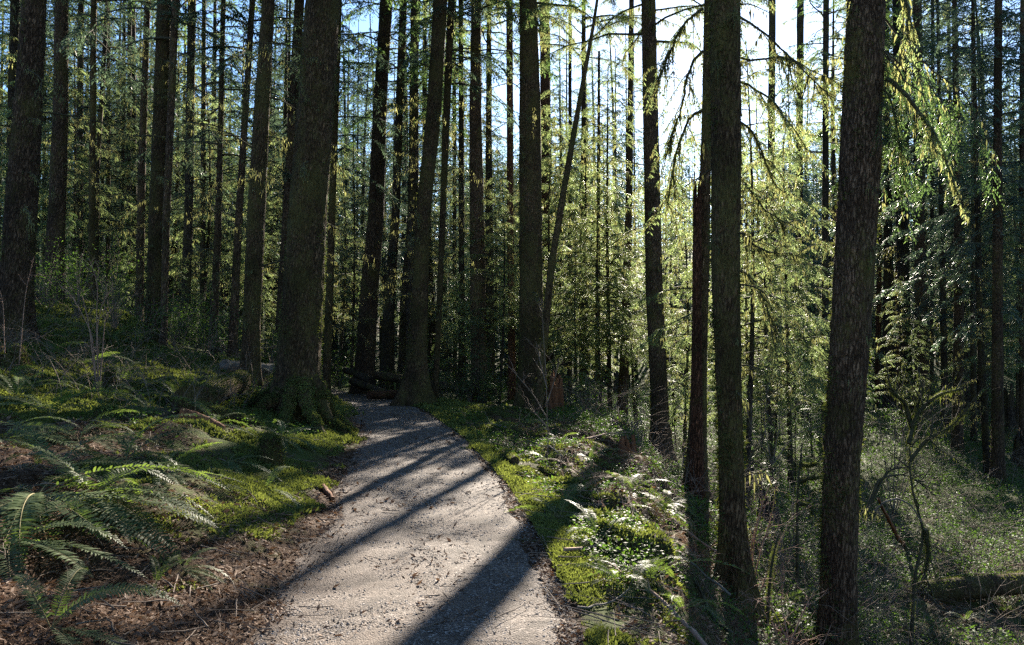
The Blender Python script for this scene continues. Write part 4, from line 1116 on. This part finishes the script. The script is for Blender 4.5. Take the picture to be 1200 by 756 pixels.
fern(286, 430, 0.85, 0, 'bright sunlit sword fern standing against the stout olive conifer', az=[20, 45, 70, 110, 5, 150], low=[-10], dead=0, seed=10)
fern(238, 425, 0.95, 9, 'sunny sword fern with pale fronds on the right end of the bank shelf', low=[-30, -60, -10], seed=11)
fern(205, 412, 0.95, 9, 'dark leafy sword fern in the middle of the shelf row of ferns', seed=12)
fern(160, 405, 0.85, 8, 'sword fern just right of the tan bare shrub', seed=13)
fern(8, 395, 1.0, 7, 'sword fern spilling over the mossy stump at the left edge', seed=14)
fern(75, 400, 0.9, 8, 'shaded sword fern left of the tan bare shrub', seed=15)
fern(655, 610, 0.80, 0, 'sword fern with two silvery fronds on the right verge', az=[60, 120, 170], low=[-30, -15, 180, -45, 100], dead=1, seed=16)
fern(742, 580, 0.85, 8, 'lush sword fern below the lone conifer', low=[-60, -100], seed=17)
fern(780, 600, 0.8, 8, 'glowing sword fern at the foot of the red snag', low=[-70], seed=18)
fern(690, 545, 0.7, 7, 'sword fern halfway up the sunny right bank', seed=19)
fern(618, 500, 0.75, 7, 'sword fern in front of the broad dark conifer', seed=20)
fern(655, 520, 0.7, 7, 'sword fern right of the thin bare sapling on the crest', seed=21)
fern(760, 690, 0.75, 8, 'shaded sword fern in the dark hollow left of the slope conifer', seed=22)
fern(905, 720, 0.8, 8, 'sword fern between the two foreground conifers at the bottom edge', seed=23)
fern(1022, 700, 0.8, 9, 'sunlit sword fern beside the big foreground conifer', seed=24)
fern(1040, 740, 0.8, 9, 'sword fern at the bottom edge under the crooked mossy sapling', seed=25)
fern(880, 640, 0.7, 7, 'small sword fern right of the slope conifer among broken sticks', seed=26)
fern(66, 556, 1.05, 0, 'upright sword fern rising behind the one nearest the viewer', az=[100, 60, 130, 30, 160, 80], low=[-20, -45, 10, 170], dead=3, seed=61)
fern(190, 560, 0.8, 0, 'sword fern farthest right in the big left bank clump, fronds trailing over bare soil', az=[60, 20, 100], low=[-10, -30, -50, -70, 5], dead=2, seed=62)
fern(12, 640, 0.95, 0, 'sword fern low in the left corner, half outside the picture', az=[40, 80, 10], low=[-30, -60, -5], dead=2, seed=63)
fern(250, 500, 0.8, 0, 'sword fern growing over the level mossy log', az=[60, 110, 150, 20], low=[-20, -60, -100], dead=1, seed=64)
fern(92, 520, 1.0, 0, 'sword fern high in the big left bank clump, below the mossy hummock', az=[50, 90, 130, 10, 170], low=[-30, -60, -5, 190], dead=2, seed=65)
fern(60, 745, 0.7, 0, 'pale young sword fern at the very bottom of the left corner', az=[60, 100, 20, 140], low=[-10, -40], dead=0, seed=66)
k = 30
for px, py in [(40, 402), (130, 402), (185, 398), (222, 404), (255, 402), (270, 410), (20, 470), (60, 420), (100, 430), (20, 445), (150, 450), (200, 470), (120, 470), (60, 490), (230, 455), (310, 418), (180, 425), (400, 430)]:
    fern(px + rng.normal() * 4, py, rng.uniform(.85, 1.1), 9, 'middling sword fern in the crowded green row along the top of the left bank', 'ferns along the top of the left bank', seed=k, dead=0); k += 1
for px, py in [(705, 520), (725, 610), (800, 650), (700, 640), (775, 560), (640, 545), (845, 690), (950, 650), (1100, 735), (930, 600), (1060, 650), (1120, 610), (1170, 640), (1090, 560), (1150, 570), (1190, 600), (1030, 560), (920, 560), (1180, 720), (1130, 730), (1060, 590), (890, 600), (585, 480), (720, 690), (800, 720)]:
    fern(px + rng.normal() * 4, py, rng.uniform(.45, .7), 7, 'lesser sword fern scattered among sticks on the slope right of the path', 'ferns scattered down the right slope', seed=k, dead=1); k += 1

# ------------------------------------------------------------------ shrubs and bare saplings
def stick(mb, pts, r0, r1, seg=6, mat=0, n=14):
    a = resample(np.array(pts, float), n); add_tube(mb, a, np.linspace(r0, r1, n), seg, mat); return a

def bare_shrub(name, px, py, D, stems, mat, label, cat, r0=0.010, moss=0, twigs=6, tl=0.3, seed=0, gz=True):
    """stems: lists of photo pixels; twigs fork off them at random"""
    r_ = np.random.default_rng(seed + 400)
    c = P(px, py, D); c[2] = float(terrain(c[0], D)) if gz else c[2]
    root = empty(name, c)
    for st in stems:
        mb = MB()
        pts = np.array([P(a, b, D + 0.05 * r_.normal()) for a, b in st]) - c
        if abs(st[0][1] - py) < 14: pts[0, 2] = -0.1
        a = stick(mb, pts, r0, r0 * 0.3)
        for k in range(twigs):
            i = r_.integers(4, 13); d = nz(nz(a[i] - a[i - 1]) + r_.normal(size=3) * 0.55 + np.array([0, 0, 0.1])); l = tl * r_.uniform(0.4, 1.2)
            t = np.linspace(0, 1, 6)[:, None]; b = a[i] + d * l * t + np.cumsum(r_.normal(size=(6, 3)) * 0.012, 0)
            add_tube(mb, b, np.linspace(r0 * 0.35, 0.0016, 6), 4, 0, cap=False)
            for j in range(2):
                i2 = r_.integers(2, 5); d2 = nz(d + r_.normal(size=3) * 0.6); b2 = b[i2] + d2 * l * 0.5 * np.linspace(0, 1, 4)[:, None]
                add_tube(mb, b2, np.linspace(0.002, 0.001, 4), 3, 0, cap=False)
            if moss: hang_moss(mb, b, r_, moss // 22, 0.045, 0.005, 1, 0.003)
        if moss:
            hang_moss(mb, a, r_, moss // 4, 0.07, 0.007, 1, r0 * 0.6)
            o = nz(rand_unit(r_, moss * 6) * np.array([1, 1, 0.6])); ix = r_.uniform(0, 12, moss * 6)
            p = np.stack([np.interp(ix, np.arange(14), a[:, q]) for q in range(3)], 1) + o * r0 * 0.9
            s = nz(np.cross(o, rand_unit(r_, len(o)))); v, q = diamonds(p, o, s, r_.uniform(.006, .018, len(o)), r_.uniform(.004, .008, len(o))); mb.add(v, q, 1)
        mb.build('stem', [M[mat], M['moss']], root)
    tag(root, label, cat)
    return root

bare_shrub('bare_shrub', 115, 408, 13.2, [[(115, 410), (108, 390), (96, 368), (84, 345), (70, 334)], [(115, 410), (105, 385), (100, 362), (96, 345)], [(116, 410), (114, 380), (121, 350), (133, 338)],
            [(116, 410), (113, 370), (115, 330), (104, 303)], [(117, 410), (124, 362), (140, 360)]], 'twig_pink', 'tan bare shrub forking upward from the sunny bank shelf', 'shrub', 0.013, 0, 7, 0.35, 1)
bare_shrub('bare_shrub', 22, 375, 12.5, [[(22, 378), (30, 340), (40, 300)], [(8, 378), (4, 355), (0, 340)]], 'twig_pink', 'two pale bare canes rising before the thick left edge conifer', 'shrub', 0.010, 0, 4, 0.25, 2)
bare_shrub('bare_sapling', 640, 555, 11.6, [[(640, 556), (643, 520), (641, 480), (640, 440), (634, 350)], [(641, 500), (628, 485), (618, 470)], [(641, 490), (625, 462), (606, 440), (592, 425)], [(642, 470), (650, 445), (655, 420)], [(641, 455), (632, 420), (628, 400)]],
           'twig', 'thin bare sapling with forked twigs before the red stump', 'sapling', 0.010, 0, 5, 0.3, 3)
bare_shrub('mossy_sapling', 1063, 690, 9.6, [[(1063, 694), (1072, 662), (1084, 636), (1086, 618), (1074, 600), (1066, 560), (1064, 535), (1068, 500)], [(1068, 500), (1060, 470), (1046, 462), (1040, 440)], [(1068, 500), (1078, 480), (1100, 462), (1128, 455)],
            [(1066, 540), (1085, 515), (1115, 500), (1135, 478)], [(1085, 620), (1088, 650), (1082, 680)], [(1065, 520), (1072, 490), (1082, 450)]], 'branch', 'crooked moss furred sapling bending right of the big foreground conifer', 'sapling', 0.027, 420, 11, 0.45, 4)
bare_shrub('mossy_sapling', 936, 640, 11.0, [[(934, 640), (934, 590), (936, 560), (940, 520)], [(935, 590), (950, 592), (955, 605)], [(936, 565), (950, 560), (962, 560)], [(938, 545), (950, 545), (960, 543)]], 'branch', 'short mossy sapling with stub arms left of the big foreground conifer', 'sapling', 0.030, 380, 5, 0.3, 5)
bare_shrub('mossy_stalk', 898, 715, 8.2, [[(896, 718), (902, 680), (906, 650), (912, 628)]], 'branch', 'upright mossy stalk with a rounded tip between the foreground conifers', 'sapling', 0.026, 420, 2, 0.15, 6)
bare_shrub('bare_shrub', 880, 690, 8.6, [[(874, 690), (880, 640), (890, 600), (905, 560)], [(874, 690), (890, 650), (906, 600), (910, 560)], [(876, 690), (884, 630), (894, 592), (892, 555)], [(878, 690), (905, 655), (930, 600)], [(876, 690), (868, 640), (862, 600)]],
           'twig_pink', 'tan broken canes leaning beside the slope conifer', 'shrub', 0.011, 30, 8, 0.35, 7)
bare_shrub('bare_shrub', 925, 740, 7.6, [[(925, 756), (905, 712), (880, 700)], [(925, 756), (940, 720), (955, 690)], [(925, 756), (915, 705), (920, 670)]], 'twig_pink', 'low tan twig tangle at the bottom edge between the foreground conifers', 'shrub', 0.008, 0, 9, 0.3, 8)
bare_shrub('bare_shrub', 1045, 520, 22, [[(1045, 530), (1060, 490), (1100, 460)], [(1045, 530), (1030, 490), (1020, 470)], [(1046, 530), (1075, 500), (1120, 470)], [(1045, 530), (1050, 480), (1060, 440)], [(1047, 530), (1090, 490), (1130, 490)]], 'twig', 'sprawling pale bare shrub in the middle of the right hollow', 'shrub', 0.016, 60, 14, 0.9, 9)
bare_shrub('bare_shrub', 905, 530, 17, [[(905, 545), (880, 500), (872, 470)], [(905, 545), (915, 490), (940, 470)], [(905, 545), (895, 500), (900, 450)], [(905, 545), (930, 510), (960, 500)]], 'twig', 'grey bare shrub in the shade behind the slope conifer', 'shrub', 0.013, 60, 14, 0.7, 10)
bare_shrub('bare_shrub', 870, 590, 14.5, [[(868, 600), (872, 560), (880, 530), (895, 520), (905, 540)], [(868, 600), (880, 570), (900, 545), (915, 560)]], 'branch', 'dark root like arching branches behind the slope conifer', 'shrub', 0.028, 60, 7, 0.4, 11)
bare_shrub('bare_shrub', 1000, 560, 14, [[(1015, 600), (1030, 560), (1060, 555), (1095, 575)], [(1015, 600), (1040, 550), (1080, 545)]], 'branch', 'dark arched branches right of the big foreground conifer', 'shrub', 0.03, 60, 9, 0.5, 12)
g = G(1056, 640); h = G(1030, 600)
bw = [g + np.array([0.10, -0.05, -0.03]), g * 0.5 + np.array([P(1042, 606, 9.5)[0], 9.5, P(1042, 606, 9.5)[2]]) * 0.5, P(1029, 584, 9.5)]
log('broken_branch', bw, 0.048, 0.014, 'rot', 'orange broken branch leaning right of the big foreground conifer', 'branch', 31, 9, 0, 0.30)
log('fallen_branch', [P(1024, 600, 9.5), P(1036, 588, 9.5), P(1052, 584, 9.5), P(1068, 592, 9.5), P(1080, 612, 9.5)], 0.012, 0.007, 'deadwood', 'pale curved stick arching over the orange broken branch', 'branch', 32, 7, 0, 0.06)

# broken branches and withered ferns that litter the right slope
SLOPE = [(640, 530), (668, 552), (700, 560), (722, 590), (735, 620), (690, 640), (770, 640), (800, 625), (815, 680), (745, 700), (780, 720), (900, 690), (930, 720), (1030, 720), (1075, 730), (905, 655), (660, 585), (612, 520), (580, 500), (716, 530), (880, 610), (1010, 660), (1120, 640), (1150, 600), (1090, 590)]
q_ = np.random.default_rng(88)
for k, (a, b) in enumerate(SLOPE):
    p = G(a, b); l = q_.uniform(.5, 1.7); an = q_.random() * 3.14; t = np.linspace(-.5, .5, 5)
    xx = p[0] + t * l * math.cos(an); yy = p[1] + t * l * math.sin(an); z = terrain(xx, yy)
    z = np.maximum(np.linspace(z[0], z[-1], 5), z * .6 + .4 * z.mean()) + 0.04 + q_.uniform(0, .06)
    r = empty('fallen_branch', (p[0], p[1], p[2])); mb = MB(); ax = resample(np.stack([xx, yy, z], 1) - p, 14) + np.cumsum(q_.normal(size=(14, 3)) * .008, 0)
    rd = q_.uniform(.007, .019); add_tube(mb, ax, np.linspace(rd, rd * .35, 14), 7, 0, 1 + q_.normal(size=(14, 7)) * .08)
    for j in range(5):
        i = q_.integers(3, 13); d = nz(nz(ax[i] - ax[i - 1]) + q_.normal(size=3) * .7 + np.array([0, 0, .3])); c = ax[i] + d * q_.uniform(.1, .4) * np.linspace(0, 1, 4)[:, None]
        add_tube(mb, c, np.linspace(rd * .35, .002, 4), 4, 0, cap=False)
    m = [M['deadwood'], M['twig_pink'], M['branch']][k % 3]
    if k % 3 == 2: hang_moss(mb, ax, q_, 160, .035, .012, 1, rd)
    mb.build('stem', [m, M['moss']], r)
    tag(r, 'broken branch lying in the clutter of the slope right of the path', 'branch', 'broken branches on the right slope')
for k, (a, b) in enumerate([(660, 560), (712, 575), (750, 610), (785, 650), (820, 610), (700, 615), (895, 670), (935, 690), (1035, 690), (640, 515), (742, 545), (870, 650), (960, 640), (1000, 730)]):
    p = G(a + 8, b); r = empty('withered_fern', p)
    for j in range(9):
        sc = q_.uniform(.5, .95); put('frond', FDEAD[j % 2], r, (0, 0, .12), (q_.normal() * .35, q_.normal() * .3, j * .7 + q_.normal() * .3), (sc, sc, sc))
    tag(r, 'withered brown fern collapsed among the greenery of the right slope', 'fern', 'withered ferns on the right slope')

def leafy_mesh(seed, H, W, nst, leaf, nl):
    r_ = np.random.default_rng(seed); mb = MB()
    for k in range(nst):
        a = r_.random() * 6.28; w = W * r_.uniform(0.2, 1)
        ax = resample(np.array([[0, 0, -0.05], [w * .35 * math.cos(a), w * .35 * math.sin(a), H * .55], [w * math.cos(a), w * math.sin(a), H * r_.uniform(.7, 1.05)]]), 10)
        add_tube(mb, ax, np.linspace(.008, .002, 10), 4, 0, cap=False)
        i = r_.uniform(2, 9, nl); p = np.stack([np.interp(i, np.arange(10), ax[:, q]) for q in range(3)], 1) + r_.normal(size=(nl, 3)) * np.array([.13, .13, .07]) * W * 1.2
        d = nz(rand_unit(r_, nl) * np.array([1, 1, .5])); s = nz(np.cross(d, np.array([0, 0, 1.0]) + r_.normal(size=(nl, 3)) * .45))
        v, q = diamonds(p, d, s, leaf * r_.uniform(.5, 1.3, nl), leaf * .5 * r_.uniform(.7, 1.2, nl)); mb.add(v, q, 1)
    return mb.mesh('foliage', [M['twig'], M['leaf']])
LEAFY = [leafy_mesh(600 + k, [1.3, .9, 1.9, 1.1][k], [.8, .7, .9, .9][k], 12, [.06, .05, .065, .045][k], 60) for k in range(4)]
n = 0
for px, D in [(90, 19), (140, 20), (180, 19.5), (215, 21), (250, 22), (275, 23), (330, 22), (40, 18), (10, 19), (120, 24), (200, 26), (240, 28), (340, 30), (400, 33), (415, 30), (380, 31), (445, 31), (500, 28), (530, 26), (545, 27), (575, 26), (585, 28), (600, 33), (560, 32), (480, 32),
              (1010, 17), (1050, 19), (1090, 16), (1130, 19), (1170, 17), (1190, 21), (920, 15), (900, 19), (1040, 24), (1110, 25), (1150, 28), (650, 23), (720, 30), (770, 31), (830, 28), (880, 29), (940, 30), (1040, 34), (1110, 36), (1180, 32), (1060, 44), (1100, 42), (1150, 40), (1185, 38), (1030, 44), (700, 40), (640, 38)]:
    for j in range(2):
        p2 = px + rng.normal() * 16; d2 = D + rng.normal() * 1.2
        c = P(p2, 400, d2); r = empty('leafy_shrub', (c[0], d2, float(terrain(c[0], d2))), rng.random() * 6.28)
        s = rng.uniform(0.7, 1.25) * (0.6 if px > 890 and D < 30 else 1); r.scale = (s, s, s)
        put('foliage', LEAFY[n % 4], r)
        tag(r, 'leafy green shrub of the undergrowth filling the space between the trunks', 'shrub', 'leafy shrubs of the undergrowth'); n += 1

# ------------------------------------------------------------------ what carpets the floor (nobody could count it)
def scatter(n, x0, x1, y0, y1, r_, power=1.0):
    """more points near the viewer"""
    u = r_.random(n); y = (y0 ** (1 - power) + u * (y1 ** (1 - power) - y0 ** (1 - power))) ** (1 / (1 - power)) if power != 1 else y0 * (y1 / y0) ** u
    return r_.uniform(x0, x1, n), y

r_ = np.random.default_rng(61)
def on(x, y, lift=0.0):
    return np.stack([x, y, terrain(x, y) + lift], 1)
def offpath(x, y, m=0.0):
    return (x < xl(y) - m) | (x > xr(y) + m)
def onpath_near(x, y):
    return (x > xl(y) - 0.25) & (x < xr(y) + 0.25)

# moss
px_ = r_.uniform(-60, 1000, 420000); y = 3.9 * (24 / 3.9) ** r_.random(420000); x = (px_ - 600) / F * y
mo = moss_amount(x, y) + 0.85 * fbm(x * 1.4, y * 1.4, 3) + 0.35 * vnoise(x * 7, y * 7)
k = (mo > 0.40 + 0.25 * r_.random(len(x))) & offpath(x, y, -0.03 - 0.22 * r_.random(len(x)) ** 2 - 0.25 * np.maximum(vnoise(x * 2.2, y * 2.2), 0))
x, y = x[k], y[k]
mb = MB()
for j in range(3):
    n = len(x); sz = (0.010 + 0.0030 * y) * r_.uniform(0.6, 1.5, n) * (0.55 + 1.1 * np.clip(vnoise(x * 4 + 9, y * 4) + 0.5, 0, 1))
    d = nz(np.stack([r_.normal(size=n) * .75, r_.normal(size=n) * .75, np.full(n, 0.8)], 1)); s = nz(np.cross(d, rand_unit(r_, n)))
    v, q = diamonds(on(x + r_.normal(size=n) * .012, y + r_.normal(size=n) * .012, -0.004 + 0.026 * (np.maximum(xl(y) - x, x - xr(y)) < 0.22)), d, s, sz, sz * 0.36); mb.add(v, q)
tag(mb.build('moss_carpet', M['moss']), kind='stuff')

# needle litter and small twigs
px_ = r_.uniform(-60, 1260, 150000); y = 3.6 * (20 / 3.6) ** r_.random(150000); x = (px_ - 600) / F * y
k = (moss_amount(x, y) + 0.4 * fbm(x * 1.2, y * 1.2, 3) < 0.55) & (offpath(x, y, -0.15) | (r_.random(len(x)) < 0.05 + 0.35 * (vnoise(x * 1.9 + 40, y * 0.8) > 0.16)))
x, y = x[k], y[k]; n = len(x); a = r_.random(n) * 6.283
d = nz(np.stack([np.cos(a), np.sin(a), r_.normal(size=n) * .35], 1)); s = nz(np.cross(d, np.array([0, 0, 1.0]) + r_.normal(size=(n, 3)) * .6))
L = (0.012 + 0.0035 * y) * r_.uniform(.5, 2.2, n)
mb = MB(); v, q = diamonds(on(x, y, 0.012), d, s, L, L * r_.uniform(.08, .4, n)); mb.add(v, q)
tag(mb.build('needle_litter', M['litter']), kind='stuff')
mb = MB()
for j in range(1500):
    y = 3.8 * (22 / 3.8) ** r_.random(); x = (r_.uniform(-40, 1240) - 600) / F * y
    if not offpath(x, y, -0.1) and r_.random() < 0.85: continue
    l = r_.uniform(.08, .6) * (0.5 if x < 0 else 1.0) ; a = r_.random() * 6.28; t = np.linspace(-.5, .5, 5)
    xx = x + t * l * math.cos(a); yy = y + t * l * math.sin(a) + np.cumsum(r_.normal(size=5)) * .012
    z = terrain(xx, yy); z = np.linspace(z[0], z[-1], 5) * .6 + z * .4 + 0.015 + r_.uniform(0, .05)
    add_tube(mb, np.stack([xx, yy, z], 1), np.linspace(1, .5, 5) * r_.uniform(.002, .006), 4, 0, cap=False)
tag(mb.build('fallen_twigs', M['twig']), kind='stuff')

# loose stones on the path
px_ = r_.uniform(180, 720, 90000); y = 3.7 * (24 / 3.7) ** r_.random(90000); x = (px_ - 600) / F * y
k = (x > xl(y) + 0.05 * r_.random(len(x))) & (x < xr(y) - 0.02) ; x, y = x[k], y[k]
k = fbm(x * 1.1, y * 1.1, 3) + r_.normal(size=len(x)) * .35 > -0.25; x, y = x[k], y[k]; n = len(x)
rd = (0.0026 + 0.00042 * y) * np.clip(np.exp(r_.normal(size=n) * .5), 0, 2.1)
oc = np.array([[1, 0, 0], [0, 1, 0], [-1, 0, 0], [0, -1, 0], [0, 0, 1], [0, 0, -1.0]])
fc = np.array([[0, 1, 4], [1, 2, 4], [2, 3, 4], [3, 0, 4], [1, 0, 5], [2, 1, 5], [3, 2, 5], [0, 3, 5]])
a = r_.random(n) * 6.28; ca, sa = np.cos(a)[:, None], np.sin(a)[:, None]
w = oc[None] * rd[:, None, None] * r_.uniform(.6, 1.3, (n, 6, 1)) * np.array([1.25, .95, .38])
w = np.stack([w[..., 0] * ca - w[..., 1] * sa, w[..., 0] * sa + w[..., 1] * ca, w[..., 2]], -1)
c = on(x, y, 0.0165); mb = MB(); mb.add((w + c[:, None]).reshape(-1, 3), (fc[None] + 6 * np.arange(n)[:, None, None]).reshape(-1, 3))
tag(mb.build('loose_gravel', M['pebble']), kind='stuff')

# low leaves: bank shelf, right slope and the hollow
def leaf_cover(name, n, pxa, pxb, y0, y1, keep, size, mat, hmax):
    px_ = r_.uniform(pxa, pxb, n); y = y0 * (y1 / y0) ** r_.random(n); x = (px_ - 600) / F * y
    k = keep(x, y) & offpath(x, y, 0.05); x, y = x[k], y[k]
    mb = MB(); n = len(x)
    for j in range(3):
        h = r_.random(n) * hmax
        d = nz(rand_unit(r_, n) * np.array([1, 1, .45])); s = nz(np.cross(d, np.array([0, 0, 1.0]) + r_.normal(size=(n, 3)) * .5))
        sz = (size * 0.6 + 0.0016 * y) * r_.uniform(.5, 1.4, n)
        v, q = diamonds(on(x + r_.normal(size=n) * .04, y + r_.normal(size=n) * .04, 0.01) + np.stack([0 * h, 0 * h, h], 1), d, s, sz, sz * .55); mb.add(v, q)
    tag(mb.build(name, M[mat]), kind='stuff')
leaf_cover('ground_leaves', 5500, -60, 420, 9, 34, lambda x, y: (xl(y) - x > 0.5) & (fbm(x * .8, y * .8, 3) > -0.05), .035, 'leaf', .18)
leaf_cover('ground_leaves', 22000, 520, 1000, 4.5, 22, lambda x, y: (x - xr(y) > 0.25) & (fbm(x * 1.1 + 4, y * 1.1, 3) > 0.0), .030, 'leaf', .16)
leaf_cover('hollow_leaves', 85000, 640, 1300, 9, 60, lambda x, y: (x - xr(y) > 3.0) & ~((y > 11.5) & (y < 14.6) & (x > 0.48 * y)) & (fbm(x * .35 + 8, y * .35, 3) > -0.6), .045, 'leaf', .25)

# bare brush in the hollow and behind the bank
def thicket(name, spots, hts, mat, seed, per=1):
    q_ = np.random.default_rng(seed); mb = MB(); t = np.linspace(0, 1, 7)[:, None]
    for x, y in spots:
        z = float(terrain(x, y)); h = q_.uniform(*hts); a = q_.random() * 6.28; ln = q_.uniform(.3, 1.5) * h
        p = np.array([x, y, z - .05]) + np.concatenate([math.cos(a) * ln * t ** 1.5, math.sin(a) * ln * t ** 1.5, h * (t - .35 * t ** 3)], 1) + np.cumsum(q_.normal(size=(7, 3)) * .02 * h, 0)
        add_tube(mb, p, np.linspace(.0045, .0015, 7) * (0.6 + .045 * y), 3, 0, cap=False)
        for j in range(3):
            i = q_.integers(2, 6); d = nz(p[i] - p[i - 1] + q_.normal(size=3) * .12 * h); l2 = h * q_.uniform(.15, .5)
            b = p[i] + d * l2 * t[::2]; b[:, 2] += np.cumsum(q_.normal(size=4) * .02)
            add_tube(mb, b, np.linspace(.0026, .001, 4) * (0.6 + .045 * y), 3, 0, cap=False)
    tag(mb.build(name, M[mat]), kind='stuff')
sp = []
while len(sp) < 2300:
    y = 9 * (48 / 9) ** rng.random(); px = rng.uniform(640, 1290); x = (px - 600) / F * y
    if 11 < y < 14.6 and x > 0.47 * y: continue
    if x - xr(y) > 3.2 and vnoise(x * .5, y * .5) > -0.28: sp.append((x, y))
thicket('bare_brush', sp, (.4, 1.6), 'twig', 71)
sp = []
while len(sp) < 700:
    y = 11 * (34 / 11) ** rng.random(); px = rng.uniform(-60, 420); x = (px - 600) / F * y
    if xl(y) - x > 2.0: sp.append((x, y))
thicket('bare_brush', sp, (.3, 1.2), 'twig', 72)
sp = []
while len(sp) < 420:
    y = 7 * (20 / 7) ** rng.random(); px = rng.uniform(600, 980); x = (px - 600) / F * y
    if x - xr(y) > 0.7: sp.append((x, y))
thicket('bare_brush', sp, (.15, .6), 'twig_pink', 73)
